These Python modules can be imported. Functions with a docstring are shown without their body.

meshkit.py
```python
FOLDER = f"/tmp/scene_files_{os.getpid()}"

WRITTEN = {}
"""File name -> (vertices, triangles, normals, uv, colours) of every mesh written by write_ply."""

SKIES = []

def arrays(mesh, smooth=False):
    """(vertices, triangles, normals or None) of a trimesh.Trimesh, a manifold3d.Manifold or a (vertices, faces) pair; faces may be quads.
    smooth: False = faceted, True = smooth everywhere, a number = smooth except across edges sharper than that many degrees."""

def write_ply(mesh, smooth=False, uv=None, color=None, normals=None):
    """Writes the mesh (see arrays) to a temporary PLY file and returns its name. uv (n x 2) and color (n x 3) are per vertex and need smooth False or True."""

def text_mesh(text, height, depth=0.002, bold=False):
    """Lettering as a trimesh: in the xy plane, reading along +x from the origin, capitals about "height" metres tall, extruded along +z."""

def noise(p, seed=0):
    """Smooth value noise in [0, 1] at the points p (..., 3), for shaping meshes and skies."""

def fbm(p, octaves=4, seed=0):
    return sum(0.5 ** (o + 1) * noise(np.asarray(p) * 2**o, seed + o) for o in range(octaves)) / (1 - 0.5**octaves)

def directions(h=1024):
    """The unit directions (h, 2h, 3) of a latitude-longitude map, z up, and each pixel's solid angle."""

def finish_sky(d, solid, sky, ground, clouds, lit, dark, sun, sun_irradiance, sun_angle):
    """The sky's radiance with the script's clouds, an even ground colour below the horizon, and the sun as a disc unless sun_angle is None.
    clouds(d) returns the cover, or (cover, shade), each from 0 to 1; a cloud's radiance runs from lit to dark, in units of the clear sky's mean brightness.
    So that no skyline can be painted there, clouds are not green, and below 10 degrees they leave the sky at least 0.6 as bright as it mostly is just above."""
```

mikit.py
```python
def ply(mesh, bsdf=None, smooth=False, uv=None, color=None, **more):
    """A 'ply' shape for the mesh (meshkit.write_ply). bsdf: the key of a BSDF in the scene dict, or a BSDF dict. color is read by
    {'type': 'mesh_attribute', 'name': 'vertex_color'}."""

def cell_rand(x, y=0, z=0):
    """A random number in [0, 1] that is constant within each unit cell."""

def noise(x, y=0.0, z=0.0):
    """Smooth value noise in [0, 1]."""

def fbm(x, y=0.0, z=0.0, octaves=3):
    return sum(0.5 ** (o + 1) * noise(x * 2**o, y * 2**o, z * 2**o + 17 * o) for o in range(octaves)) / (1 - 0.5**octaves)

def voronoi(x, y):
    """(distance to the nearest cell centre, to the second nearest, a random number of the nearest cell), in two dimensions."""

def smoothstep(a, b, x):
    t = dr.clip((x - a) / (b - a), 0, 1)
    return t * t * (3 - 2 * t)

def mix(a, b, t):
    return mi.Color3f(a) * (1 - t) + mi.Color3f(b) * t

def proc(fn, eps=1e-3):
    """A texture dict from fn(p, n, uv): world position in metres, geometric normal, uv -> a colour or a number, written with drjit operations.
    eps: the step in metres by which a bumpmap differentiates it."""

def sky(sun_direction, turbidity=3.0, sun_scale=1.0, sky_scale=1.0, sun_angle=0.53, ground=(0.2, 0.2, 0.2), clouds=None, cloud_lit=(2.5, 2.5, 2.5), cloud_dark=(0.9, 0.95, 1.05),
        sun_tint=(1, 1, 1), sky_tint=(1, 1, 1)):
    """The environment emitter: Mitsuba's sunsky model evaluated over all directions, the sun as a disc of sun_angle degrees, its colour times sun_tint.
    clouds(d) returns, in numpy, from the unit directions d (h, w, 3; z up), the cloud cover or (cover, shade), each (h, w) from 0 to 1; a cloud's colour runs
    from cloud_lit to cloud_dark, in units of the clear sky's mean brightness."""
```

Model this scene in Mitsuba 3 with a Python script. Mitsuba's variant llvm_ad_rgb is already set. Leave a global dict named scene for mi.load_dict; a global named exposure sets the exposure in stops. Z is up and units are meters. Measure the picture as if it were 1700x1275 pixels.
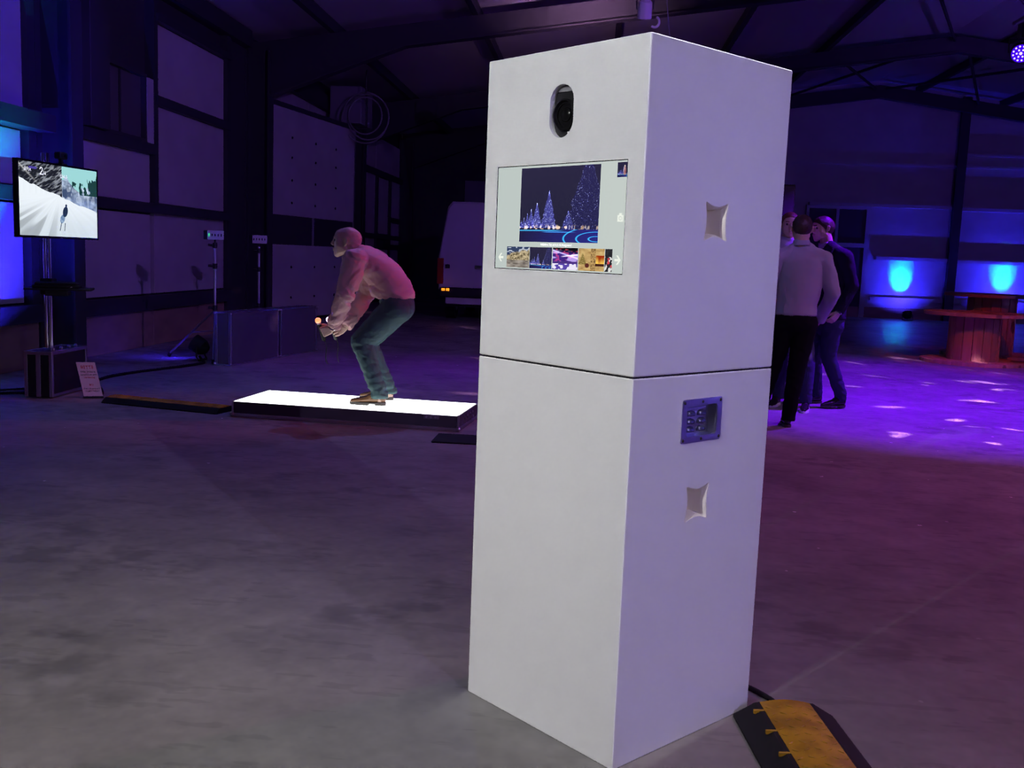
import math, random
import numpy as np, trimesh, shapely.geometry as sg
import drjit as dr, mitsuba as mi, mikit, meshkit
from manifold3d import Manifold, OpType, Mesh
from mikit import noise, fbm, voronoi, smoothstep, mix

T = mi.ScalarTransform4f
random.seed(7)
scene, labels = {}, {}
V = lambda *a: np.array(a, float)

# ------------------------------------------------------------------ camera, lights, exposure
exposure = 5.0
GAIN = 2.0 ** -exposure                    # powers below are in display units
EYE, FW, UP = V(0, 0, 1.3314), V(-0.0778, 0.9888, -0.1272), V(-0.0482, 0.1237, 0.9912)
scene['camera'] = {'type': 'perspective', 'fov': math.degrees(2 * math.atan(850 / 1640.3)), 'fov_axis': 'x', 'near_clip': 0.05,
                   'far_clip': 200.0, 'to_world': T().look_at(list(EYE), list(EYE + FW), list(UP))}


def rgb(*c):
    return {'type': 'rgb', 'value': [float(x) for x in c]}


def glow(*c):
    return rgb(*[x * GAIN for x in c])


def spot(name, pos, target, color, power, cut, beam=None, **more):
    up = [0, 0, 1] if abs(target[2] - pos[2]) < 5 * math.hypot(target[0] - pos[0], target[1] - pos[1]) else [0, 1, 0]
    scene[name] = {'type': 'spot', 'to_world': T().look_at(list(map(float, pos)), list(map(float, target)), up), 'cutoff_angle': float(cut),
                   'beam_width': float(beam if beam is not None else cut * 0.7), 'intensity': rgb(*[c * power * GAIN for c in color]), **more}


def gobo(p, n, uv):                      # the glass wheel inside the effect lamp: torn blobs of light
    u, v = uv.x - 0.5, uv.y - 0.5
    w = noise(u * 30, v * 30, 3.0) - 0.5
    f, s, r = voronoi(u * 11 + 0.6 * w, v * 15 + 0.6 * w)
    core = smoothstep(0.34, 0.08, f + 0.35 * noise(u * 40, v * 40)) * dr.select(r > 0.38, 1.0, 0.0)
    return mi.Color3f(0.02 + core)


def lid_mask(p, n, uv):                  # square mask that keeps the added lid spot on the cabinet's lid
    e = dr.maximum(dr.abs(uv.x - 0.5), dr.abs(uv.y - 0.5))
    return mi.Color3f(smoothstep(0.2855, 0.281, e))


def front_mask(p, n, uv):            # mask cut to the cabinet's outline for the added front spot, brighter upwards
    left, right = uv.x - (0.6138 + 0.0309 * (uv.y - 0.169)), (0.3552 - 0.0384 * (uv.y - 0.279)) - uv.x
    return mi.Color3f(smoothstep(0.006, -0.004, dr.maximum(left, right)) * smoothstep(0.10, 0.16, uv.y) * smoothstep(0.965, 0.95, uv.y) * (0.62 + 0.5 * uv.y))


# unseen white key light; front, side, right and lid spots added to brighten
spot('light_key', (-1.2, 0.55, 3.8), (-1.45, 2.25, 0.0), (1.0, 0.955, 0.89), 28, 32, 9, sampling_weight=3.0)
spot('light_near_right', (1.9, 1.2, 3.7), (1.15, 2.5, 0.0), (1.0, 0.86, 0.94), 6.5, 36, 4, sampling_weight=1.5)
spot('light_front', (-2.6, -1.0, 3.4), (-0.12, 2.67, 1.0), (0.985, 1.0, 0.99), 43, 13, 12.9, texture=mikit.proc(front_mask), sampling_weight=1.5)
spot('light_side', (4.9, -4.3, 3.6), (0.30, 2.72, 1.0), (0.56, 0.45, 1.0), 64, 9.5, 5.5, sampling_weight=1.0)
spot('light_lid', (0.099, 2.897, 4.6), (0.099, 2.897, 1.88), (1.0, 0.97, 0.98), 190, 11, 10.9, texture=mikit.proc(lid_mask), sampling_weight=0.7)
scene['light_lid']['to_world'] = T().look_at([0.099, 2.897, 4.6], [0.099, 2.897, 1.88], [0.6886, 0.7251, 0.0])
# coloured spots on and off the truss; people, red back and floor fills added
spot('light_dance_wash', (3.9, 9.9, 4.0), (3.8, 10.7, 0), (0.17, 0.0, 1.0), 175, 47, 38, sampling_weight=3.0)
spot('light_dance_gobo', (6.2, 8.2, 4.1), (4.0, 10.6, 0), (1.0, 0.45, 0.95), 420, 40, 38, texture=mikit.proc(gobo), sampling_weight=2.0)
spot('light_red', (3.8, 6.2, 3.95), (1.9, 5.4, 0.0), (1.0, 0.20, 0.72), 17, 52, 30, sampling_weight=1.5)
spot('light_red_back', (3.6, 9.0, 3.9), (-1.55, 7.83, 1.1), (1.0, 0.08, 0.20), 21, 11, 7, sampling_weight=1.0)
spot('light_red_drum', (5.2, 9.2, 4.1), (5.9, 15.4, 0.0), (1.0, 0.05, 0.035), 26, 11, 10, sampling_weight=0.7)
spot('light_people', (2.6, 3.2, 4.3), (1.75, 8.42, 1.15), (0.36, 0.30, 1.0), 15, 9, 6, sampling_weight=0.7)
spot('light_violet', (3.5, 4.5, 4.2), (-5.78, 16.6, 1.9), (0.34, 0.13, 1.0), 62, 28, 16, sampling_weight=2.0)
spot('light_violet_floor', (-0.4, 13.2, 4.3), (-1.7, 10.9, 0.0), (0.25, 0.0, 1.0), 26, 30, 8, sampling_weight=1.0)
spot('light_blue_floor', (-1.6, 9.5, 4.4), (-2.4, 6.0, 0.0), (0.24, 0.24, 1.0), 12, 65, 20, sampling_weight=1.0)
# floor par cans throwing blue up the walls: each a wide blue beam and a narrow cyan one
for i, (x, y, tx, ty, tz, pw, cut, pc, cc) in enumerate([(8.78, 28.55, 8.74, 29.28, 1.12, 32, 58, 44, 17), (11.55, 28.45, 11.55, 29.28, 1.3, 46, 60, 44, 16), (-5.1, 8.75, -5.78, 9.05, 2.3, 46, 52, 44, 17)]):
    spot(f'light_uplight_{i}', (x, y, 0.24), (tx, ty, tz), (0.03, 0.02, 1.0), pw, cut, 6 if i < 2 else 25, sampling_weight=0.7)
    spot(f'light_uplight_cyan_{i}', (x, y, 0.24), (tx, ty, tz), (0.0, 1.0, 1.0), pc, cc, 3, sampling_weight=0.5)
spot('light_blue_wall', (2.5, 5.0, 4.35), (-5.78, 9.25, 3.25), (0.06, 0.01, 1.0), 120, 11, 8, sampling_weight=0.7)  # added blue spot from high up, not a par can, tints the wall
spot('light_uplight_floor', (-4.72, 11.14, 0.34), (-5.12, 11.30, 0.0), (0.05, 0.02, 1.0), 1.6, 62, 10, sampling_weight=0.5)
spot('light_uplight_right', (19.4, 6.5, 0.3), (21.0, 6.5, 3.0), (0.16, 0.10, 1.0), 360, 70, 45, sampling_weight=2.0)
# added spots: pink on the roof for a haze glow, violet hall fill
spot('light_roof_glow', (-0.1, 14.6, 4.3), (-0.3, 15.9, 5.5), (0.90, 0.46, 0.90), 30.0, 46, 4, sampling_weight=0.7)
spot('light_fill_hall', (9.5, 17.5, 4.2), (8.5, 24.0, 4.6), (0.22, 0.07, 1.0), 20, 75, 20, sampling_weight=1.0)

# ------------------------------------------------------------------ materials


def principled(c, rough=0.5, metal=0.0, spec=0.5, **more):
    return {'type': 'twosided', 'bsdf': {'type': 'principled', 'base_color': c if isinstance(c, dict) else rgb(*c), 'roughness': rough, 'metallic': metal, 'specular': spec, **more}}


def bump(b, fn, scale, eps=1e-3):
    return {'type': 'twosided', 'bsdf': {'type': 'bumpmap', 'arbitrary': mikit.proc(fn, eps), 'scale': scale, 'bsdf': b['bsdf']}}


def concrete(p, n, uv):
    a = fbm(p.x * 0.8, p.y * 0.8, 1.0, 4)
    b = fbm(p.x * 4.5, p.y * 4.5, 5.0, 4)
    c = fbm(p.x * 26, p.y * 26, 9.0, 3)
    v = 0.19 * (0.44 + 0.60 * a + 0.46 * b + 0.20 * c)
    dark = smoothstep(0.56, 0.74, fbm(p.x * 1.7 + 31, p.y * 2.6, 2.0, 5)) * smoothstep(0.35, 0.7, fbm(p.x * 9, p.y * 12, 4.0, 3))
    v = v * (1 - 0.30 * dark)
    scuff = smoothstep(0.66, 0.74, fbm(p.x * 7 + 5, p.y * 22, 6.0, 3))
    v = v * (1 - 0.12 * scuff)
    w = 0.2 * noise(p.x * 30, p.y * 30, 2.0)
    chip = smoothstep(0.020, 0.010, voronoi(p.x * 1.3 + w * .1, p.y * 1.3)[0] + w * 0.05) * smoothstep(0.5, 0.6, noise(p.x * 0.9, p.y * 0.9, 8.0))
    col = mi.Color3f(v * 1.03, v, v * 0.96)
    return col * (1 - 0.8 * chip) + mi.Color3f(0.75) * 0.8 * chip


def wet(p, n, uv):                       # trodden smooth and damp towards the end wall
    return 0.62 - 0.38 * smoothstep(14.0, 20.0, p.y) * (0.6 + 0.4 * fbm(p.x * 0.7, p.y * 1.5, 3.0, 3))


def concrete_bump(p, n, uv):
    return fbm(p.x * 30, p.y * 30, 1.0, 3) + 0.5 * fbm(p.x * 6, p.y * 6, 1.0, 2)


def wood(p, n, uv):
    r = mikit.cell_rand(dr.floor(p.x * 7), dr.floor(p.y * 7), 2)
    g = fbm(p.x * 22, p.y * 22, p.z * 1.6, 4)
    k = smoothstep(0.72, 0.8, noise(p.x * 7, p.y * 7, p.z * 4.0))
    return mix((0.34, 0.20, 0.105), (0.52, 0.35, 0.20), g) * (0.8 + 0.3 * r) * (1 - 0.6 * k)


def board(p, n, uv):
    g = fbm(p.x * 2, p.y * 2.2, p.z * 2.2, 4)
    return mix((0.36, 0.34, 0.33), (0.46, 0.44, 0.43), g)


def rusty(p, n, uv):
    g = fbm(p.x * 3, p.y * 3, p.z * 7, 4)
    return mix((0.20, 0.13, 0.09), (0.34, 0.22, 0.15), g)


def skin_fn(p, n, uv):
    g = fbm(p.x * 60, p.y * 60, p.z * 60, 3)
    return mix((0.56, 0.36, 0.27), (0.68, 0.46, 0.36), g)


def denim(p, n, uv):
    g = fbm(p.x * 30, p.y * 30, p.z * 8, 3)
    return mix((0.030, 0.072, 0.078), (0.065, 0.135, 0.140), g)


def leather(p, n, uv):
    g = fbm(p.x * 25, p.y * 25, p.z * 25, 4)
    return mix((0.16, 0.075, 0.035), (0.30, 0.16, 0.08), g)


def worn_yellow(p, n, uv):
    g = fbm(p.x * 14, p.y * 14, 2.0, 4)
    return mix((0.30, 0.155, 0.006), (0.46, 0.255, 0.010), smoothstep(0.3, 0.7, g))


def peel(p, n, uv):
    return fbm(p.x * 260, p.y * 260, p.z * 260, 2)


M = {
    'white_paint': bump(principled((0.78, 0.785, 0.78), 0.38), peel, 0.0004, 6e-4),
    'floor': bump(principled(mikit.proc(concrete), mikit.proc(wet), spec=0.3), concrete_bump, 0.0016, 2e-3),
    'black': principled((0.012, 0.012, 0.013), 0.45),
    'gloss_black': principled((0.008, 0.008, 0.009), 0.15),
    'dark_steel': principled((0.030, 0.030, 0.036), 0.55),
    'charcoal': principled((0.035, 0.033, 0.04), 0.6),
    'rubber': principled((0.011, 0.012, 0.012), 0.75, spec=0.3),
    'alu': principled((0.62, 0.62, 0.64), 0.33, 1.0),
    'plate_steel': principled((0.60, 0.62, 0.68), 0.28, 1.0),
    'hood_steel': principled((0.22, 0.23, 0.36), 0.38, 1.0),
    'chrome': principled((0.8, 0.8, 0.82), 0.12, 1.0),
    'ivory': principled((0.80, 0.77, 0.66), 0.4),
    'laminate': principled((0.09, 0.082, 0.10), 0.45),
    'board': principled(mikit.proc(board), 0.7),
    'roof_sheet': principled((0.30, 0.29, 0.31), 0.6),
    'plywood': principled(mikit.proc(rusty), 0.65),
    'drum_wood': principled(mikit.proc(wood), 0.65),
    'glass_dark': principled((0.04, 0.05, 0.07), 0.08),
    'van_white': principled((0.55, 0.55, 0.56), 0.25, clearcoat=0.5),
    'red_plastic': principled((0.30, 0.02, 0.015), 0.25),
    'white_plastic': principled((0.72, 0.70, 0.72), 0.45),
    'paper': principled((0.74, 0.60, 0.66), 0.6),
    'ink_red': principled((0.45, 0.01, 0.03), 0.6),
    'ink_black': principled((0.03, 0.02, 0.03), 0.6),
    'yellow': principled(mikit.proc(worn_yellow), 0.45),
    'skin': principled(mikit.proc(skin_fn), 0.5),
    'eye': principled((0.05, 0.035, 0.03), 0.15),
    'hair_dark': principled((0.045, 0.022, 0.014), 0.55),
    'hair_red': principled((0.16, 0.065, 0.035), 0.55),
    'pink_shirt': principled((0.70, 0.40, 0.40), 0.75, sheen=0.3),
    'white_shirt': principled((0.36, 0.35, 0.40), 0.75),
    'navy_jacket': principled((0.020, 0.017, 0.034), 0.85, spec=0.15),
    'blue_trousers': principled((0.042, 0.040, 0.085), 0.85, spec=0.15),
    'black_trousers': principled((0.008, 0.0075, 0.009), 0.9, spec=0.08),
    'denim': principled(mikit.proc(denim), 0.75),
    'brown_leather': principled(mikit.proc(leather), 0.32),
    'black_leather': principled((0.02, 0.016, 0.018), 0.18),
    'sole': principled((0.06, 0.05, 0.045), 0.6),
    'white_sole': principled((0.75, 0.75, 0.75), 0.5),
    'grey_duct': principled((0.22, 0.22, 0.24), 0.5),
}
for k, b in M.items():
    scene['mat_' + k] = b

# ------------------------------------------------------------------ helpers


def man(mesh):
    if isinstance(mesh, Manifold):
        return mesh
    return Manifold(Mesh(np.asarray(mesh.vertices, np.float32), np.asarray(mesh.faces, np.uint32)))


def tri(m):
    if isinstance(m, trimesh.Trimesh):
        return m
    q = m.to_mesh()
    return trimesh.Trimesh(np.array(q.vert_properties[:, :3], float), np.array(q.tri_verts), process=False)


def cat(*ms):
    return trimesh.util.concatenate([tri(m) for m in ms])


def box(x0, x1, y0, y1, z0, z1):
    m = trimesh.creation.box((abs(x1 - x0), abs(y1 - y0), abs(z1 - z0)))
    m.apply_translation(((x0 + x1) / 2, (y0 + y1) / 2, (z0 + z1) / 2))
    return m


def rbox(x0, x1, y0, y1, z0, z1, r=0.004, seg=12):
    pts = []
    s = tri(Manifold.sphere(r, seg)).vertices
    for x in (x0 + r, x1 - r):
        for y in (y0 + r, y1 - r):
            for z in (z0 + r, z1 - r):
                pts.append(s + V(x, y, z))
    return Manifold.hull_points(np.vstack(pts))


def cyl(p0, p1, r, seg=20, r1=None):
    p0, p1 = V(*p0), V(*p1)
    L = np.linalg.norm(p1 - p0)
    m = tri(Manifold.cylinder(float(L), float(r), float(r if r1 is None else r1), seg))
    m.apply_transform(trimesh.geometry.align_vectors([0, 0, 1], (p1 - p0) / L))
    m.apply_translation(p0)
    return m


def tube(pts, r, seg=10, closed=False):
    pts = np.asarray(pts, float)
    n = len(pts)
    tan = np.roll(pts, -1, 0) - np.roll(pts, 1, 0)
    if not closed:
        tan[0], tan[-1] = pts[1] - pts[0], pts[-1] - pts[-2]
    tan /= np.linalg.norm(tan, axis=1, keepdims=True)
    ref = V(0, 0, 1) if abs(tan[0][2]) < 0.9 else V(1, 0, 0)
    rings, x = [], np.cross(tan[0], ref)
    for i in range(n):
        x = x - tan[i] * (x @ tan[i])
        x /= np.linalg.norm(x)
        y = np.cross(tan[i], x)
        a = np.arange(seg) * 2 * np.pi / seg
        rings.append(pts[i] + r * (np.cos(a)[:, None] * x + np.sin(a)[:, None] * y))
    v = np.vstack(rings)
    f = []
    for i in range(n if closed else n - 1):
        for k in range(seg):
            a, b = i * seg + k, i * seg + (k + 1) % seg
            c, d = ((i + 1) % n) * seg + k, ((i + 1) % n) * seg + (k + 1) % seg
            f += [[a, b, d], [a, d, c]]
    if not closed:
        v = np.vstack([v, pts[:1], pts[-1:]])
        e = (n - 1) * seg
        for k in range(seg):
            f += [[n * seg, (k + 1) % seg, k], [n * seg + 1, e + k, e + (k + 1) % seg]]
    return trimesh.Trimesh(v, f, process=False)


def lathe(profile, seg=32):
    m = trimesh.creation.revolve(np.asarray(profile, float), sections=seg)
    if m.volume < 0:
        m.invert()
    return m


def spline(pts, n=40):
    from scipy.interpolate import CubicSpline
    pts = np.asarray(pts, float)
    t = np.r_[0, np.cumsum(np.linalg.norm(np.diff(pts, axis=0), axis=1))]
    return CubicSpline(t, pts)(np.linspace(0, t[-1], n))


def extr(poly, h):
    return trimesh.util.concatenate([trimesh.creation.extrude_polygon(g, h, engine='earcut') for g in getattr(poly, 'geoms', [poly])])


def frame(origin, x, y, z=(0, 0, 1)):
    m = np.eye(4)
    m[:3, 0], m[:3, 1], m[:3, 2], m[:3, 3] = x, y, z, origin
    return m


def numbered(key):
    if key not in scene and key not in labels:
        return key
    i = 1
    while f'{key}_{i:03d}' in scene or f'{key}_{i:03d}' in labels:
        i += 1
    return f'{key}_{i:03d}'


def thing(name, label, category, group=None):
    k = numbered(name)
    labels[k] = {'label': label, 'category': category}
    if group:
        labels[k]['group'] = group
    return k


def structure(name, label):
    labels[name] = {'label': label, 'kind': 'structure'}
    return name


def part(parent, name, mesh, mat, smooth=30, label=None, kind=None, world=None, emit=None, uv=None, color=None, weight=.05):
    k = numbered(f'{parent}__{name}')
    mesh = tri(mesh) if not isinstance(mesh, (tuple, list)) else trimesh.Trimesh(*mesh, process=False)
    if world is not None:
        mesh = mesh.copy()
        mesh.apply_transform(world)
    scene[k] = mikit.ply(mesh, 'mat_' + mat, smooth, uv=uv, color=color)
    if emit is not None:
        scene[k]['emitter'] = {'type': 'area', 'radiance': emit, 'sampling_weight': weight}
    if label or kind:
        labels[k] = {}
        if label:
            labels[k]['label'] = label
        if kind:
            labels[k]['kind'] = kind
    return k


def whole(name, mesh, mat, smooth=30, **more):
    k = numbered(name)
    scene[k] = mikit.ply(tri(mesh), 'mat_' + mat, smooth, **more)
    return k


def quad(x0, x1, z0, z1, y=0.0):
    return trimesh.Trimesh([[x0, y, z0], [x1, y, z0], [x1, y, z1], [x0, y, z1]], [[0, 1, 2], [0, 2, 3]], process=False)


QUV = np.array([[0, 0], [1, 0], [1, 1], [0, 1.0]])

# ------------------------------------------------------------------ the hall
XL, XR, YF, YB, XA, EAVE, RIDGE = -5.78, 21.0, -8.0, 29.3, 7.65, 4.78, 6.62
SL = (RIDGE - EAVE) / (XA - XL)
roof_z = lambda x: EAVE + SL * (x - XL) if x < XA else RIDGE - (RIDGE - EAVE) * (x - XA) / (XR - XA)

structure('floor', 'bare stained concrete floor of the hall')
scene['floor'] = mikit.ply(box(XL - 0.3, XR + 0.3, YF - 0.3, YB + 0.3, -0.2, 0), 'mat_floor')

structure('ceiling', 'dark sheet-metal roof of the hall')
scene['ceiling'] = mikit.ply(extr(sg.Polygon([(XL - .3, EAVE - .04), (XA, RIDGE), (XR + .3, EAVE - .04), (XR + .3, EAVE + .2), (XA, RIDGE + .25), (XL - .3, EAVE + .2)]), YB - YF + .6)
                             .apply_transform(frame((0, YB + .3, 0), (1, 0, 0), (0, 0, 1), (0, -1, 0))), 'mat_roof_sheet')
for x in np.r_[np.arange(XL + 1.4, XA - 0.6, 2.3), np.arange(XA + 1.1, XR - 0.5, 2.3)]:
    z = roof_z(x)
    part('ceiling', 'purlin', box(x - .05, x + .05, YF, YB, z - .17, z + .01), 'dark_steel', False)
for y in (-2.0, 4.0, 10.05, 16.2, 22.9, 28.95):
    for (xa, xb) in ((XL, XA), (XR, XA)):
        za, zb = roof_z(xa) - .17, roof_z(xb) - .17
        s = 1 if xb > xa else -1
        hx = xa + s * 2.6
        web = sg.Polygon([(xa, za), (xb, zb), (xb, zb - .36), (hx, roof_z(hx) - .17 - .36), (xa + s * .35, za - .85), (xa, za - .85)])
        m = extr(web, .02).apply_transform(frame((0, y + .01, 0), (1, 0, 0), (0, 0, 1), (0, -1, 0)))
        bot = [(xa + s * .35, za - .85), (hx, roof_z(hx) - .53), (xb, zb - .36)]
        fl = [m]
        for p, q in zip(bot[:-1], bot[1:]):
            fl.append(extr(sg.Polygon([p, q, (q[0], q[1] + .025), (p[0], p[1] + .025)]), .2).apply_transform(frame((0, y + .1, 0), (1, 0, 0), (0, 0, 1), (0, -1, 0))))
        part('ceiling', 'rafter', cat(*fl), 'dark_steel', False)
for (x0, y0, x1, y1) in ((4.9, 16.3, 7.5, 22.8), (7.5, 16.3, 10.4, 22.8), (5.0, 22.9, 7.5, 28.9), (7.4, 22.9, 4.9, 28.9), (10.3, 22.9, 7.8, 28.9), (7.8, 22.9, 10.3, 28.9)):
    part('ceiling', 'brace', tube([(x0, y0, roof_z(x0) - .26), (x1, y1, roof_z(x1) - .26)], .035, 8), 'dark_steel')

structure('wall_left', 'long left wall of pale boards between dark steel rails')
scene['wall_left'] = mikit.ply(box(XL - .3, XL - .06, YF, YB + .3, 0, EAVE + .1), 'mat_charcoal')
BAYS = [(10.72, 12.56, .68, 1.70), (10.72, 12.56, 1.84, 2.46), (12.68, 15.12, .68, 1.74), (12.68, 15.12, 1.86, 3.10), (12.68, 15.12, 3.22, 4.14),
        (8.2, 9.66, .68, 1.68), (8.2, 9.66, 1.86, 2.40), (8.2, 9.86, 2.6, 4.5), (10.2, 10.74, 2.7, 4.5), (10.2, 10.74, .68, 2.6),
        (5.6, 8.1, .68, 2.4), (5.6, 8.1, 2.6, 4.5), (2.5, 5.5, .68, 2.4), (2.5, 5.5, 2.6, 4.5),
        (16.5, 19.6, .68, 4.2), (19.7, 22.7, .68, 4.2), (23.15, 25.7, 1.8, 4.2), (23.15, 25.7, .1, 1.68), (25.8, 29.25, 3.45, 4.3), (25.8, 29.25, .1, 1.4), (25.8, 27.3, 1.8, 3.3)]
for (y0, y1, z0, z1) in BAYS:
    part('wall_left', 'panel', rbox(XL - .08, XL, y0, y1, z0, z1, .006, 8), 'board', 30)
for (y0, y1) in ((8.2, 9.9), (10.2, 12.6), (12.62, 15.2), (2.5, 8.1)):
    part('wall_left', 'kickboard', rbox(XL - .08, XL + .01, y0, y1, 0.0, .48, .006, 8), 'plywood', 30)
for (y0, y1, z0, z1, d) in ((10.2, 15.2, .48, .66, .10), (10.2, 15.2, 1.72, 1.845, .09), (10.75, 12.62, 2.46, 2.59, .09), (12.62, 15.2, 3.10, 3.22, .09), (12.62, 15.2, 4.15, 4.24, .10),
                            (10.2, 16.0, 4.50, 4.76, .14), (2.5, 9.9, .48, .66, .10), (2.5, 9.9, 1.70, 1.84, .10), (2.5, 9.9, 2.41, 2.58, .24), (16.4, 22.7, 4.2, 4.5, .12), (23.1, 29.2, 1.68, 1.8, .09), (23.1, 29.2, 3.3, 3.45, .09)):
    part('wall_left', 'rail', box(XL - .06, XL + d, y0, y1, z0, z1), 'dark_steel', False)
for (y, w, z0, z1, d) in ((12.62, .10, 1.84, 4.5, .07), (9.78, .14, .66, 4.5, .06), (15.2, .16, 0, 4.6, .06), (25.75, .08, .1, 3.4, .06), (27.42, .10, .1, 3.4, .06)):
    part('wall_left', 'post', box(XL - .06, XL + d, y - w / 2, y + w / 2, z0, z1), 'dark_steel', False)
part('wall_left', 'shutter_box', rbox(XL - .06, XL + .16, 10.78, 11.22, 2.6, 4.4, .01, 8), 'charcoal')
part('wall_left', 'jamb_panel', box(XL - .08, XL - .01, 15.28, 16.1, 0, 4.5), 'charcoal', False)
for y in (-2.0, 4.0, 10.05, 16.2, 22.9, 28.95):
    part('wall_left', 'column', cat(box(XL, XL + .36, y - .008, y + .008, 0, 4.6), box(XL + .36, XL + .39, y - .11, y + .11, 0, 4.5), box(XL - .02, XL + .01, y - .11, y + .11, 0, 4.6)), 'dark_steel', False)
structure('window_1', 'dark high window with two posts in the left wall')
part('window_1', 'frame', tri(man(box(XL - .05, XL + .05, 11.20, 12.40, 2.60, 3.44)) - man(box(XL - .2, XL + .2, 11.24, 12.36, 2.64, 3.40))), 'charcoal', False)
part('window_1', 'pane', box(XL - .03, XL - .02, 11.24, 12.36, 2.64, 3.40), 'laminate', False)
part('window_1', 'mullion', box(XL - .03, XL + .0, 11.77, 11.80, 2.64, 3.40), 'charcoal', False)
part('window_1', 'mullion', box(XL - .03, XL + .0, 11.36, 11.38, 2.64, 3.40), 'charcoal', False)
part('window_1', 'reveal', box(XL - .03, XL + .06, 12.38, 12.56, 2.60, 3.40), 'board', False)
structure('window_2', 'tall pale window of two lights at the far end of the left wall')
for (y0, y1, z0, z1) in ((25.9, 27.33, 1.82, 3.28), (27.55, 29.2, 2.3, 3.3), (27.55, 29.2, 1.55, 2.15)):
    part('window_2', 'pane', box(XL - .03, XL + .01, y0 + .05, y1 - .03, z0, z1), 'board', False)
    part('window_2', 'frame', tri(man(box(XL - .03, XL + .04, y0, y1, z0 - .05, z1 + .05)) - man(box(XL - .2, XL + .2, y0 + .05, y1 - .03, z0, z1))), 'charcoal', False)

# the big door leaf standing open a little way into the hall
structure('door_1', 'large pale boarded door leaf standing ajar beside the dark column')
dl = frame((-5.62, 17.0, 0), (math.sin(math.radians(9.8)), math.cos(math.radians(9.8)), 0), (-math.cos(math.radians(9.8)), math.sin(math.radians(9.8)), 0))
part('door_1', 'panel', rbox(0, 3.44, 0, .08, 1.92, 3.78, .01, 8), 'board', world=dl)
part('door_1', 'panel', rbox(0, 3.44, 0, .08, .06, 1.40, .01, 8), 'board', world=dl)
part('door_1', 'dark_band', box(0, 3.44, .01, .07, 1.40, 1.92), 'charcoal', False, world=dl)
part('door_1', 'mullion', box(1.55, 1.60, -.01, .09, 1.40, 1.92), 'grey_duct', False, world=dl)
part('door_1', 'edge_trim', box(3.44, 3.50, -.01, .09, .05, 3.80), 'alu', False, world=dl)
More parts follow.
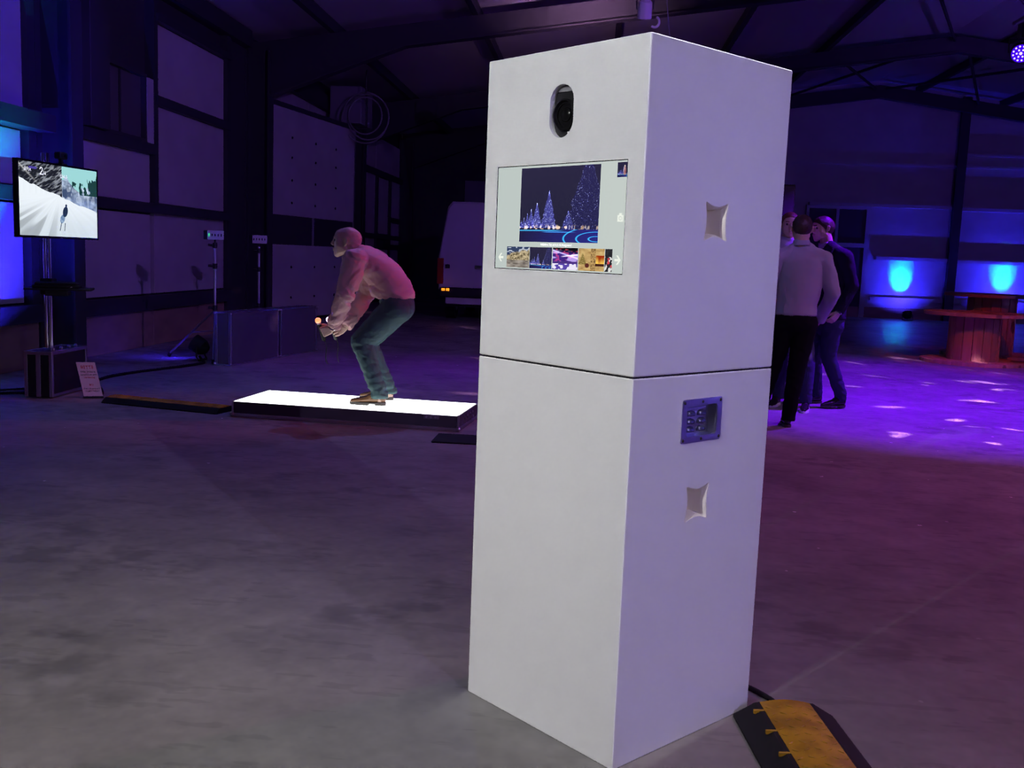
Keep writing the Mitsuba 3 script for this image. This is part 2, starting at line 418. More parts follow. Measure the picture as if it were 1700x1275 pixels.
part('door_1', 'top_rail', box(-.05, 3.50, -.02, .10, 3.78, 3.86), 'dark_steel', False, world=dl)
part('door_1', 'bolt', cat(*[cyl((x, -.012, z), (x, .01, z), .022, 10) for x in (.7, 1.65, 2.55) for z in (.45, 1.0, 2.15, 2.55, 2.95, 3.3)]), 'black', kind='stuff', world=dl)

structure('wall_back', 'gable end wall with steel ledges, lit blue from below')
gable = sg.Polygon([(XL - .3, 0), (XR + .3, 0), (XR + .3, EAVE), (XA, RIDGE + .1), (XL - .3, EAVE)])
scene['wall_back'] = mikit.ply(extr(gable, .25).apply_transform(frame((0, YB + .25, 0), (1, 0, 0), (0, 0, 1), (0, -1, 0))), 'mat_board')
for (x0, x1, z0, z1, d) in ((7.95, 9.92, 1.66, 1.75, .22), (10.16, XR, 1.64, 1.73, .22), (6.0, 9.92, 3.13, 3.22, .20), (10.16, XR, 3.10, 3.19, .20), (2.6, XR, 4.30, 4.36, .06), (10.16, XR, 4.62, 4.68, .1),
                            (7.9, 9.92, .50, .60, .12), (10.16, XR, .50, .60, .12)):
    part('wall_back', 'ledge', box(x0, x1, YB - d, YB + .02, z0, z1), 'board', False)
part('wall_back', 'plinth', box(2.6, XR, YB - .06, YB + .02, 0, .30), 'plywood', False)
part('wall_back', 'column', cat(box(9.98, 10.10, YB - .30, YB, 0, 6.2), box(9.92, 10.16, YB - .32, YB - .29, 0, 6.2)), 'dark_steel', False)
part('wall_back', 'column', cat(box(2.4, 2.6, YB - .30, YB, 0, 5.6)), 'dark_steel', False)
part('wall_back', 'dark_sheet', box(XL, 2.4, YB - .05, YB + .01, 0, 5.8), 'charcoal', False)
part('wall_back', 'dark_sheet', box(-3.9, -3.2, YB - .09, YB - .04, 0, 3.5), 'grey_duct', False)
structure('door_2', 'double door with pale frame in the end wall behind the group of people')
part('door_2', 'leaf', box(6.02, 6.78, YB - .05, YB, .05, 3.05), 'charcoal', False)
part('door_2', 'leaf', box(6.86, 7.62, YB - .05, YB, .05, 1.98), 'charcoal', False)
part('door_2', 'fanlight', box(6.86, 7.62, YB - .04, YB, 2.1, 3.05), 'charcoal', False)
part('door_2', 'frame', cat(box(5.94, 6.02, YB - .1, YB, 0, 3.13), box(6.78, 6.86, YB - .1, YB, 0, 3.05), box(7.62, 7.76, YB - .1, YB, 0, 3.13), box(5.94, 7.76, YB - .1, YB, 3.05, 3.14), box(6.86, 7.62, YB - .1, YB, 1.98, 2.10)), 'board', False)
part('door_2', 'handle', box(7.5, 7.56, YB - .14, YB - .05, 1.0, 1.14), 'black', False)

structure('wall_right', 'right wall of the hall')
scene['wall_right'] = mikit.ply(box(XR, XR + .25, YF, YB + .3, 0, EAVE), 'mat_board')
structure('wall_front', 'front wall of the hall')
scene['wall_front'] = mikit.ply(extr(gable, .25).apply_transform(frame((0, YF, 0), (1, 0, 0), (0, 0, 1), (0, -1, 0))), 'mat_charcoal')

# ------------------------------------------------------------------ the photo booth
BW, BD, BH, BJ = 0.6026, 0.6061, 1.88, 1.0399
BM = frame((-0.3280, 2.8847, 0.0), (0.7251, -0.6886, 0), (0.6886, 0.7251, 0))
booth = thing('photo_booth', 'tall white two-piece photo booth cabinet with screen and camera slot in the foreground', 'photo booth')


def hand_hole(cx, cz, w, h, depth, grow=0.0):
    """A hand hole: four horned corners, the sides curved inwards. In the side's plane (v, z), extruded along +x; grow widens its mouth."""
    pts = []
    for (ax, az, bx, bz, ox, oz) in ((-1, -1, 1, -1, 0, 1), (1, -1, 1, 1, -1, 0), (1, 1, -1, 1, 0, -1), (-1, 1, -1, -1, 1, 0)):
        for t in np.linspace(0, 1, 14, endpoint=False):
            s = math.sin(math.pi * t) * (0.26 if oz else 0.18)
            pts.append(((ax + (bx - ax) * t + ox * s) * w / 2, (az + (bz - az) * t + oz * s) * h / 2))
    poly = sg.Polygon(pts).buffer(-.004).buffer(.008).buffer(-.004)
    m = extr(poly, depth)
    if grow:
        top = m.vertices[:, 2] > depth / 2
        m.vertices[top] *= (1 + grow, 1 + grow * w / h, 1)
    m.apply_transform(frame((0, 0, 0), (0, 1, 0), (0, 0, 1), (1, 0, 0)))
    m.apply_translation((BW - depth + .004, cx, cz))
    return m


def stadium(cx, cz, hw, hh, y0, y1):
    p = sg.LineString([(cx, cz - hh + hw), (cx, cz + hh - hw)]).buffer(hw, 16)
    return extr(p, y1 - y0).apply_transform(frame((0, y1, 0), (1, 0, 0), (0, 0, 1), (0, -1, 0)))


LX, LZ = 0.304, 1.7185
up = rbox(0, BW, 0, BD, BJ + .0045, BH, .0045)
up = up - man(stadium(LX, LZ, .0445, .0690, -.02, .11)) - man(box(.055, .548, -.01, .012, 1.298, 1.583)) - man(hand_hole(.2985, 1.4445, .104, .107, .075))
part(booth, 'upper_cabinet', up, 'white_paint', 25, world=BM)
low = rbox(0, BW, 0, BD, 0.0, BJ, .0035)
low = low - man(hand_hole(.291, .684, .104, .107, .075)) - man(box(BW - .05, BW + .01, .216, .361, .866, .960))
part(booth, 'lower_cabinet', low, 'white_paint', 25, world=BM)
part(booth, 'seam', box(.004, BW - .004, .004, BD - .004, BJ - .001, BJ + .006), 'black', False, world=BM)
for cz, cx in ((1.4445, .2985), (.684, .291)):
    o = man(hand_hole(cx, cz, .1035, .1065, .070)).translate((-.0046, 0, 0))
    i = man(hand_hole(cx, cz, .078, .084, .062)).translate((-.0042, 0, 0))
    for k, (d0, d1, s0, s1) in enumerate(((.020, .012, .0780, .0815), (.012, .006, .0815, .0875), (.006, .002, .0875, .0950), (.002, -.002, .0950, .1020))):
        i = i + man(hand_hole(cx, cz, s0, s0 + .006, d0 - d1 + .0004, s1 / s0 - 1)).translate((-.0044 - d1, 0, 0))
    part(booth, 'hand_hole_cup', o - i, 'ivory', 40, world=BM, label='cream moulded hand hole cup')
# camera behind the slot
cam = part(booth, 'camera', cat(rbox(LX - .060, LX + .060, .0185, .085, LZ - .085, LZ + .080, .003)), 'black', world=BM, label='black camera behind the oval slot')
ring = lathe([(0, 0), (.041, 0), (.041, .012), (.036, .014), (.033, .006), (.030, .006), (.029, .002), (.022, .002), (.020, .001), (0, .001)], 40)
part(cam, 'lens_barrel', ring, 'gloss_black', 30, world=BM @ frame((LX, .0200, LZ - .008), (1, 0, 0), (0, 0, 1), (0, -1, 0)))
part(cam, 'lens_glass', lathe([(0, .0085), (.008, .0078), (.016, .0052), (.021, .0012), (0, .0012)], 32), 'gloss_black', True, world=BM @ frame((LX, .0200, LZ - .008), (1, 0, 0), (0, 0, 1), (0, -1, 0)))
part(cam, 'badge', box(LX + .010, LX + .036, .0155, .020, LZ - .066, LZ - .052), 'white_plastic', False, world=BM)
part(cam, 'top_strip', box(LX - .03, LX + .04, .0155, .020, LZ + .052, LZ + .066), 'grey_duct', False, world=BM)

# the screen: what it shows is flat print made of light
SX0, SX1, SZ0, SZ1 = .0570, .5460, 1.3000, 1.5810


def lit_trees(x, y, s):
    """The night picture with rows of light trees; x, y from 0 to 1."""
    col = mix((.012, .012, .035), (.020, .016, .050), y)
    for (cx, by, top, hw, sh) in ((.86, .17, 1.16, .30, 1.0), (.63, .17, .42, .09, .8), (.38, .19, .69, .105, 1.5), (.225, .19, .53, .075, 1.7), (.15, .19, .45, .05, 1.6), (.10, .19, .39, .04, 1.5), (.055, .19, .33, .035, 1.5), (.02, .19, .29, .03, 1.6)):
        t = (y - by) / (top - by)
        w = hw * (1 - t) * (0.85 + 0.3 * noise(t * 14, cx * 40))
        inside = dr.select((dr.abs(x - cx) < w) & (t > 0) & (t < 1), 1.0, 0.0)
        f, g, r = voronoi(x * s, y * s * 0.9)
        dots = smoothstep(.30, .08, f) * (0.35 + 0.65 * r)
        net = smoothstep(.10, .0, g - f) * .35
        fill = .012
        if hw > .2:                                  # the big tree: garlands of dots on a dark crown
            a, b, q = voronoi(x * 10 + .5 * noise(x * 9, y * 9), y * 7 + .5 * noise(x * 9, y * 9, 4.0))
            rope = smoothstep(.14, .03, b - a)
            edge = smoothstep(.80, .97, dr.abs(x - cx) / w) + smoothstep(.80, .95, t) * .7
            dots = dots * dr.minimum(.12 + 1.3 * rope + edge, 1.4)
            net = net * 0
            fill = .0
        tip = smoothstep(.86, .98, t) * 2.0
        lamp = mix((.10, .10, .75), (.55, .62, 1.0), r)
        col = col + inside * (lamp * (dots + net * .8 + (tip if hw < .2 else 0)) * sh + mi.Color3f(fill, fill, .03 + 6 * fill) * sh)
    row = smoothstep(.045, .0, dr.abs(y - .195)) * smoothstep(.50, .62, noise(x * 60, y * 25)) * dr.select(x < .62, 1.0, .45)
    col = col + row * mix((1.0, .62, .22), (.9, .9, 1.0), noise(x * 22, 3.0))
    pool = dr.select(y < .17, 1.0, 0.0)
    col = col * (1 - pool) + pool * mix((.010, .008, .050), (.02, .02, .22), x)
    col = col + smoothstep(.012, .0, dr.abs(y - .155)) * smoothstep(.62, .40, x) * mi.Color3f(.05, .55, .95)
    col = col + smoothstep(.010, .0, dr.abs(y - .135)) * smoothstep(.28, .4, x) * smoothstep(.75, .6, x) * mi.Color3f(.05, .35, .95)
    for rr in (.40, .24, .09):
        e = dr.sqrt(dr.square((x - .98) / 1.0) + dr.square((y - .05) / .15) * .16)
        col = col + smoothstep(.018, .0, dr.abs(e - rr)) * pool * mi.Color3f(.03, .55, 1.0)
    return col


def screen_fn(p, n, uv):
    X, Z = SX0 + uv.x * (SX1 - SX0), SZ0 + uv.y * (SZ1 - SZ0)
    col = mix((.50, .565, .535), (.545, .60, .565), uv.x)

    def put(col, x0, x1, z0, z1, pic):
        on = (X > x0) & (X < x1) & (Z > z0) & (Z < z1)
        return dr.select(on, pic((X - x0) / (x1 - x0), (Z - z0) / (z1 - z0)), col)

    def square(x, y):
        f, g, r = voronoi(x * 17, y * 17)
        base = mix((.10, .075, .035), (.62, .50, .30), r * smoothstep(.1, .5, y + .3 * f))
        base = dr.select(y < .36, mix((.12, .10, .08), (.42, .37, .32), noise(x * 9, y * 16)), base)
        sky = smoothstep(.66, .78, y - .25 * x + .15 * noise(x * 9, 2.0))
        return base * (1 - sky) + sky * mix((.03, .05, .12), (.45, .50, .60), smoothstep(.62, .72, noise(x * 7, y * 16)))

    def rink(x, y):
        w = noise(x * 6, y * 9)
        c = mix((.05, .015, .22), (.50, .35, .85), smoothstep(.45, .62, w))
        c = c * smoothstep(.98, .72, y + .1 * x) + mi.Color3f(.9, .8, .95) * smoothstep(.05, .0, dr.abs(y - .55 - .15 * x)) * smoothstep(.3, .5, x)
        c = c + mi.Color3f(.55, .5, .9) * smoothstep(.06, .0, dr.abs(y - .88 + .35 * x)) + mi.Color3f(.35, .03, .05) * smoothstep(.66, .7, noise(x * 13, y * 13, 4.0))
        c = dr.select(dr.abs(y - .33) < .05, mi.Color3f(.07, .03, .22), c)
        return dr.select(y < .28, mix((.10, .06, .40), (.85, .80, .95), smoothstep(.5, .6, noise(x * 11, y * 11, 7.0))), c)

    def hearth(x, y):
        c = mix((.30, .15, .04), (.80, .58, .24), fbm(x * 7, y * 11, 3.0))
        f, g, r = voronoi(x * 26, y * 26)
        t = dr.select(dr.abs(x - .16) < .16 * (1 - (y - .3) / .5), 1.0, 0.0) * dr.select((y > .28) & (y < .82), 1.0, 0.0)
        c = c * (1 - t) + t * mix((.16, .10, .01), (.95, .80, .35), smoothstep(.35, .1, f))
        stone = dr.select((x > .48) & (x < .66), 1.0, 0.0)
        c = c * (1 - stone) + stone * mix((.12, .06, .02), (.60, .38, .14), r)
        fire = dr.select((x > .68) & (y > .33) & (y < .70), 1.0, 0.0)
        c = c * (1 - fire) + fire * mix((.35, .03, .0), (1.0, .62, .10), smoothstep(.75, .35, y + .2 * noise(x * 20, 1.0)))
        c = dr.select((x > .66) & (y <= .33) & (y > .22), mi.Color3f(.05, .012, .006), c)
        sack = dr.square((x - .34) / .08) + dr.square((y - .24) / .10)
        return dr.select(sack < 1, mi.Color3f(.10, .02, .015), c)

    def berries(x, y):
        c = mix((.012, .012, .016), (.03, .03, .035), noise(x * 4, y * 9))
        c = dr.select((noise(x * 5, y * 14, 2.0) > .66) & (y < .65), mi.Color3f(.75, .75, .72), c)
        return dr.select((noise(x * 4, y * 8, 9.0) > .56) & (y < .6) & (x > .35), mi.Color3f(.62, .05, .07), c)

    def mini(x, y):
        c = lit_trees(x * .62, y, 34.0)
        coat = dr.square((x - .72) / .13) + dr.square((y - .42) / .30)
        c = dr.select(coat < 1, mix((.25, .05, .06), (.55, .40, .42), noise(x * 9, y * 9)), c)
        return dr.select(dr.square((x - .72) / .07) + dr.square((y - .74) / .07) < 1, mi.Color3f(.62, .50, .45), c)

    z0, z1 = 1.3035, 1.3612
    col = put(col, .1555, .4555, 1.3755, 1.5752, lambda x, y: lit_trees(x, y, 52.0))
    col = put(col, .1056, .1997, z0, z1, square)
    col = put(col, .2012, .2890, z0, z1, lambda x, y: lit_trees(x, y, 30.0))
    col = put(col, .2925, .3868, z0, z1, rink)
    col = put(col, .3900, .4823, z0, z1, hearth)
    col = put(col, .4845, .5090, z0, z1, berries)
    col = put(col, .5125, .5460, 1.5400, 1.5765, mini)
    white = mi.Color3f(.86, .90, .80)
    for (cx, cz, d) in ((.0810, 1.3305, -1.0), (.5270, 1.3340, 1.0)):      # the two arrows
        ax, az = (X - cx) * d, dr.abs(Z - cz)
        col = dr.select((ax > -.010) & (ax < .005) & (az < .0030), white, col)
        col = dr.select((dr.abs(ax + az * .85 - .0085) < .0030) & (az < .0118), white, col)
    qx, qz = X - .5300, Z - 1.4385                                          # the camera sign
    cam_ = (dr.maximum(dr.abs(qx) - .0098, dr.abs(qz + .0005) - .0082) < 0) | (dr.maximum(dr.abs(qx) - .0048, dr.abs(qz - .0095) - .0032) < 0)
    r = dr.sqrt(qx * qx + qz * qz)
    return dr.select(cam_ & ((r < .0036) | (r > .0052)), white, col)


scr = part(booth, 'screen', quad(SX0, SX1, SZ0, SZ1, .002), 'gloss_black', False, world=BM, label='lit touch screen showing a picture of light-strung trees at night',
           emit=mikit.proc(lambda p, n, uv: screen_fn(p, n, uv) * GAIN), uv=QUV, weight=1.0)
part(booth, 'screen_gasket', tri(man(box(.0552, .5478, .0012, .0118, 1.2982, 1.5828)) - man(box(SX0, SX1, -.1, .1, SZ0, SZ1))), 'black', False, world=BM)
UI = glow(.86, .90, .80)


def ui(name, mesh, label=None):
    """mesh in the xy plane -> on the screen, reading from the front."""
    part(scr, name, mesh, 'white_plastic', False, world=BM @ frame((0, .0018, 0), (1, 0, 0), (0, 0, 1), (0, -1, 0)), emit=UI, label=label)


tm = meshkit.text_mesh('Wählen Sie einen Hintergrund', .0062, .0003)
tm.apply_translation((.302 - tm.bounds[1][0] / 2, 1.3657, 0))
ui('caption', tm)

# the vent plate
vent = part(booth, 'vent_plate', (man(extr(sg.box(.2015, .8545, .3745, .9735).buffer(-.008).buffer(.008), .003).apply_transform(frame((BW - .0005, 0, 0), (0, 1, 0), (0, 0, 1), (1, 0, 0))))
            - man(extr(sg.box(.2225, .8715, .3545, .9555).buffer(-.009).buffer(.009), .2).apply_transform(frame((BW - .1, 0, 0), (0, 1, 0), (0, 0, 1), (1, 0, 0))))), 'plate_steel', 30, world=BM, label='steel vent plate with louvres')
part(vent, 'dish', cat(box(BW - .030, BW - .028, .217, .360, .867, .959), box(BW - .030, BW - .001, .2210, .2235, .868, .958),
                       box(BW - .030, BW - .001, .222, .355, .955, .958), box(BW - .030, BW - .001, .222, .355, .8690, .8718)), 'plate_steel', False, world=BM)
part(vent, 'dish_wall', box(BW - .030, BW - .001, .3535, .3560, .868, .958), 'alu', False, world=BM)  # other metal than the dish: this wall's bright reflection is put into the material
part(vent, 'inner_face', rbox(BW - .016, BW - .012, .2275, .3245, .8790, .9480, .0018, 8), 'plate_steel', 30, world=BM)
for cx in (.2525, .300):
    for cz in (.8870, .9085, .9300):
        o = trimesh.creation.icosphere(3, 1.0)
        v = o.vertices.copy()
        o.vertices = np.c_[BW - .013 + .0120 * v[:, 0], cx + .0185 * np.sign(v[:, 1]) * np.abs(v[:, 1]) ** .7, cz + .011 * v[:, 2]]
        part(vent, 'louvre', man(o).trim_by_plane((0, 0, 1), cz - .004).trim_by_plane((1, 0, 0), BW - .0135), 'hood_steel', 40, world=BM)
for (v, z) in ((.2105, .9645), (.288, .9645), (.3660, .9645), (.2105, .8635), (.288, .8635), (.3660, .8635)):
    part(vent, 'screw', lathe([(0, .0028), (.0022, .0026), (.0038, .0014), (.0042, 0), (0, 0)], 16), 'black', 40, world=BM @ frame((BW + .0025, v, z), (0, 1, 0), (0, 0, 1), (1, 0, 0)))

# ------------------------------------------------------------------ light stage


def box_edges(par, x0, x1, y0, y1, z0, z1, w, world, sides='xyz', t=.003):
    """Aluminium angle strips along the edges of a flight case, each its own part."""
    e = []
    if 'z' in sides:
        e += [(a, b, None) for a in (0, 1) for b in (0, 1)]
    for a, b, _ in e:
        xs = (x0 - t, x0 + w) if a == 0 else (x1 - w, x1 + t)
        ys = (y0 - t, y0 + w) if b == 0 else (y1 - w, y1 + t)
        part(par, 'edge_strip', rbox(*xs, *ys, z0, z1, .0025, 8), 'alu', world=world)
    for (zs) in ((z0 - t * 0, z0 + w), (z1 - w, z1 + t)):
        if 'x' in sides:
            for ys in ((y0 - t, y0 + w), (y1 - w, y1 + t)):
                part(par, 'edge_strip', rbox(x0, x1, *ys, *zs, .0025, 8), 'alu', world=world)
        if 'y' in sides:
            for xs in ((x0 - t, x0 + w), (x1 - w, x1 + t)):
                part(par, 'edge_strip', rbox(*xs, y0, y1, *zs, .0025, 8), 'alu', world=world)


def case_corners(par, x0, x1, y0, y1, zs, r, world):
    for x in (x0, x1):
        for y in (y0, y1):
            for z in zs:
                part(par, 'corner_ball', tri(man(trimesh.creation.icosphere(2, r)).translate((x, y, z))), 'alu', 40, world=world)


SM = frame((-2.800, 7.512, 0), (.9958, -.0915, 0), (.0915, .9958, 0))
SLN, SWD = 1.835, .685
stage = thing('light_stage', 'low glowing white floor box in a dark aluminium-edged frame under the crouching man', 'light box')
part(stage, 'base', rbox(0, SLN, 0, SWD, .012, .118, .004, 8), 'laminate', world=SM)
part(stage, 'glow_panel', rbox(.012, SLN - .012, .012, SWD - .012, .112, .125, .002, 8), 'white_plastic', world=SM, label='white glowing top', emit=glow(1.9, 2.05, 1.95), weight=3.0)
box_edges(stage, 0, SLN, 0, SWD, .0, .1235, .012, SM, 'z')
for ys in ((-.003, .004), (SWD - .004, SWD + .003)):
    part(stage, 'bottom_rail', rbox(0, SLN, *ys, .0, .030, .002, 8), 'alu', world=SM)
for xs in ((-.003, .004), (SLN - .004, SLN + .003)):
    part(stage, 'bottom_rail', rbox(*xs, 0, SWD, .0, .030, .002, 8), 'alu', world=SM)
for x in (0, SLN):
    for y in (0, SWD):
        part(stage, 'corner_ball', man(trimesh.creation.icosphere(2, .020)).translate((x, y, .020)), 'alu', 40, world=SM)
part(stage, 'latch_plate', rbox(1.56, 1.68, -.008, .0, .085, .118, .003, 8), 'grey_duct', world=SM)
for i in range(3):
    part(stage, 'latch', cyl((1.585 + .035 * i, -.014, .100), (1.585 + .035 * i, -.006, .100), .009, 12), 'alu', world=SM)
part(stage, 'side_vent', cat(*[cyl((SLN, y, z), (SLN + .006, y, z), .010, 10) for y in (.2, .3, .4, .5) for z in (.055, .085)]), 'alu', kind='stuff', world=SM)
mat_ = whole('floor_sheet', rbox(-1.10, -.25, 6.86, 7.19, .0, .012, .004, 8), 'rubber')  # thin dark sheet lying flat at the right end of the stage
labels[mat_] = {'label': 'flat dark sheet on the floor at the right end of the glowing box', 'category': 'mat'}

# ------------------------------------------------------------------ cable ramps


def cable_ramp(name, label, world, L, lid, slope, h, group=None, ticks=True, top='yellow'):
    """A cable protector: black base sloping up on both sides, a ribbed yellow lid on top. x across, y along."""
    t = thing(name, label, 'cable ramp', group)
    w = lid / 2 + slope
    prof = sg.Polygon([(-w, 0), (w, 0), (w, .008), (lid / 2 + .012, h - .010), (lid / 2, h - .008), (-lid / 2, h - .008), (-lid / 2 - .012, h - .010), (-w, .008)])
    fr = frame((0, L, 0), (1, 0, 0), (0, 0, 1), (0, -1, 0))
    part(t, 'base', extr(prof, L).apply_transform(fr), 'rubber', 20, world=world, label='black rubber base')
    pl = [(-lid / 2, h - .012)] + [(-lid / 2 + lid * q, h - .006 + .010 * math.sin(math.pi * q)) for q in np.linspace(0, 1, 9)] + [(lid / 2, h - .012)]
    li = part(t, 'lid', extr(sg.Polygon(pl), L - .01).apply_transform(frame((0, L - .005, 0), (1, 0, 0), (0, 0, 1), (0, -1, 0))), top, 30, world=world, label='worn yellow lid')
    tr, ic = [], trimesh.creation.icosphere(1, 1.0)
    rows, cols = int(L / .042), max(3, int(lid / .030))
    for r in range(rows):
        for c in range(cols):
            q = (c + .5) / cols
            m = ic.copy()
            m.apply_scale((.011, .0035, .0028))
            m.apply_transform(trimesh.transformations.rotation_matrix(.6 if (r + c) % 2 else -.6, (0, 0, 1)))
            m.apply_translation((-lid / 2 + lid * q, .03 + r * .042, h - .006 + .010 * math.sin(math.pi * q)))
            tr.append(m)
    part(li, 'tread', cat(*tr), top, 40, world=world, kind='stuff')
    if ticks:
        for k in range(int(L / .14) + 1):
            y = L - .055 - k * .125
            if y < .02:
                break
            for s in (-1,):
                part(t, 'hinge_tab', rbox(*sorted((s * (lid / 2 - .004), s * (lid / 2 + .032))), y - .004, y + .004, h - .019, h - .006, .002, 6), top, world=world)
    return t


d = V(.042, -.377)
d /= np.linalg.norm(d)
cable_ramp('cable_ramp', 'yellow and black cable ramp beside the foot of the white cabinet',
           frame((.624 + d[0] * .92, 2.862 + d[1] * .92, 0), (-d[1], d[0], 0), (-d[0], -d[1], 0)), .92, .150, .075, .055)
e = V(.9630, -.2390)
e /= np.linalg.norm(e)
cable_ramp('cable_ramp', 'low cable ramp in the shade running from the notice to the glowing box',
           frame((-4.00, 7.945, 0), (e[1], -e[0], 0), (e[0], e[1], 0)), 1.12, .150, .055, .052, ticks=False)

# ------------------------------------------------------------------ television on its stand
stand = thing('tv_stand', 'chrome pole stand growing out of a black flight case with a shelf halfway up', 'tv stand')
ex = V(-4.381, 7.72) - V(-4.60, 7.89)
cx_ = V(-4.497, 7.895)
v1 = V(-.026, .664)
v1 /= np.linalg.norm(v1)
v2 = V(-v1[1], v1[0])
CM = frame((cx_[0], cx_[1], 0), (v1[0], v1[1], 0), (v2[0], v2[1], 0))
CL, CW, CH = .62, .235, .395
case = part(stand, 'base_case', rbox(0, CL, 0, CW, .015, CH, .004, 8), 'black', world=CM, label='black flight case with aluminium edges')
box_edges(case, 0, CL, 0, CW, .012, CH, .026, CM, 'zx')
for x in (0, CL):
    part(case, 'edge_strip', rbox(x - .003, x + .003, 0, CW, CH - .026, CH + .003, .002, 8), 'alu', world=CM)
    part(case, 'edge_strip', rbox(x - .003, x + .003, CW * .5 - .02, CW * .5 + .02, .012, CH, .002, 8), 'alu', world=CM)
for x in (.12, .26, .40, .52):
    part(case, 'knob', man(trimesh.creation.icosphere(2, .016)).translate((x, .05, CH + .012)), 'chrome', 40, world=CM)
PX, PY = -4.70, 8.21
for dx, dy in ((-.018, 0.0), (.014, .018)):
    part(stand, 'pole', cyl((PX + dx, PY + dy, CH), (PX + dx, PY + dy, 2.06), .0145, 16), 'chrome', 40)
part(stand, 'shelf', cat(rbox(-.26, .27, -.17, .17, -.012, .006, .005, 8), rbox(-.10, .08, -.12, .12, -.06, -.01, .008, 8)), 'black', world=frame((-4.60, 8.22, .915), (.92, .39, 0), (-.39, .92, 0)))
part(stand, 'shelf_clamp', rbox(PX - .05, PX + .06, PY - .035, PY + .05, .86, 1.00, .008, 8), 'black')
part(stand, 'screen_bracket', rbox(PX - .05, PX + .082, PY - .03, PY + .12, 1.52, 1.78, .008, 8), 'black')

TVW, TVH, tyaw = 1.0864, .6257, 1.4715
tdx, tn = V(math.cos(tyaw), math.sin(tyaw), 0), V(math.sin(tyaw), -math.cos(tyaw), 0)
TVM = frame(V(-4.5450, 8.1698, 1.6534), tdx, -tn)
tv = thing('television', 'flat television on the chrome pole showing a downhill ski run', 'television')
part(tv, 'housing', tri(man(rbox(-TVW / 2, TVW / 2, 0, .045, -TVH / 2, TVH / 2, .006)) - man(box(-TVW / 2 + .016, TVW / 2 - .016, -.01, .006, -TVH / 2 + .018, TVH / 2 - .016))), 'gloss_black', world=TVM)
part(tv, 'rear_box', rbox(-.30, .30, .04, .075, -.24, .12, .012, 8), 'black', world=TVM)
part(tv, 'status_light', rbox(-.01, .01, -.002, .004, -TVH / 2 + .004, -TVH / 2 + .010, .001, 6), 'white_plastic', world=TVM)


def ski_fn(p, n, uv):
    x, y = uv.x, uv.y
    snow = mix((.66, .74, .80), (.86, .92, .97), smoothstep(.0, .6, y))
    a = (x - .50) / dr.maximum(.60 - y, .02)
    streak = smoothstep(.60, .74, noise(a * 5.5 + 3, y * 1.5, 1.0)) * smoothstep(.52, .2, y) * smoothstep(.62, .2, x)
    snow = snow * (1 - .42 * streak) * (1 - .10 * noise(a * 14, y * 3, 5.0))
    line = dr.select(x < .5, .775 - .41 * x + .03 * (noise(x * 22, 1.0) - .5), .565 - .36 * (x - .5) + .02 * (noise(x * 16, 2.0) - .5))
    rock_t = fbm(x * 9 + y * 14, (y - x * .9) * 46, 1.0, 3)
    rock = mix((.012, .014, .02), (.26, .28, .32), smoothstep(.40, .78, rock_t))
    rim = smoothstep(.03, .0, dr.abs((y - .97 + 1.1 * x))) * smoothstep(.3, .0, x)
    rock = rock + mi.Color3f(.35) * rim
    blue = fbm(x * 15, y * 12, 3.0, 4)
    trees = mix((.05, .08, .16), (.42, .52, .68), smoothstep(.32, .66, blue))
    trees = trees + mi.Color3f(.35, .38, .40) * smoothstep(.56, .66, noise(x * 40, y * 13, 6.0)) * smoothstep(.78, .6, y)
    low = smoothstep(.72, .55, y) * smoothstep(.56, .66, x)
    trees = trees * (1 - .6 * low) + low * mix((.02, .03, .07), (.20, .27, .45), noise(x * 9, y * 30)) * .9
    sky = mi.Color3f(.33, .66, .66)
    skyline = .80 + .09 * noise(x * 24, 3.0) - .14 * smoothstep(.55, .72, x) + .10 * smoothstep(.80, .98, x)
    far = dr.select(y > skyline, sky, trees)
    fir = dr.select((fbm(x * 30, y * 9, 8.0, 3) + .5 * smoothstep(.80, 1.0, x) - .55 * smoothstep(.74, 1.0, y) > .62) & (y > .62) & (x > .66), 1.0, 0.0)
    far = far * (1 - fir) + fir * mi.Color3f(.012, .05, .045)
    col = dr.select(y > line, dr.select(x < .525, rock, far), snow)
    # the skier
    bx, by = x - .565, y - .36
    body = dr.square((bx - .12 * by) / .032) + dr.square(by / .075) < 1
    head = dr.square((bx - .012) / .012) + dr.square((by - .088) / .020) < 1
    hips = dr.square((bx + .040 - .15 * (by + .12)) / .030) + dr.square((by + .105) / .062) < 1
    col = dr.select(hips, mix((.10, .18, .33), (.35, .48, .66), noise(x * 60, y * 40)), col)
    col = dr.select(body | head, mi.Color3f(.015, .03, .07), col)
    for (sx, k) in ((.512, .18), (.560, .06)):
        ski = (dr.abs(x - sx - k * (y - .19)) < .0045) & (y > .085) & (y < .20)
        col = dr.select(ski, mi.Color3f(.06, .08, .12), col)
    return col * 1.05


TX, TZ = TVW / 2 - .016, TVH / 2 - .017
screen = part(tv, 'screen', quad(-TX, TX, -TZ, TZ, .004), 'gloss_black', False, world=TVM, label='lit picture of a skier on a snow slope', emit=mikit.proc(lambda p, n, uv: ski_fn(p, n, uv) * GAIN), uv=QUV, weight=1.0)
for text, h, x, z in (('2', .060, -.270, .205), ('/4', .030, -.222, .205), ('89pt', .028, -.455, .225), ('154.3', .026, .00, .200)):
    t = meshkit.text_mesh(text, h, .0004, bold=True).apply_translation((x, z, 0))
    part(screen, 'readout', t, 'white_plastic', False, world=TVM @ frame((0, .0036, 0), (1, 0, 0), (0, 0, 1), (0, -1, 0)), emit=glow(.8, .82, .85))
part(screen, 'score_bar', box(-.40, -.30, .0030, .0036, .243, .262), 'gloss_black', False, world=TVM, emit=glow(.08, .06, .35))

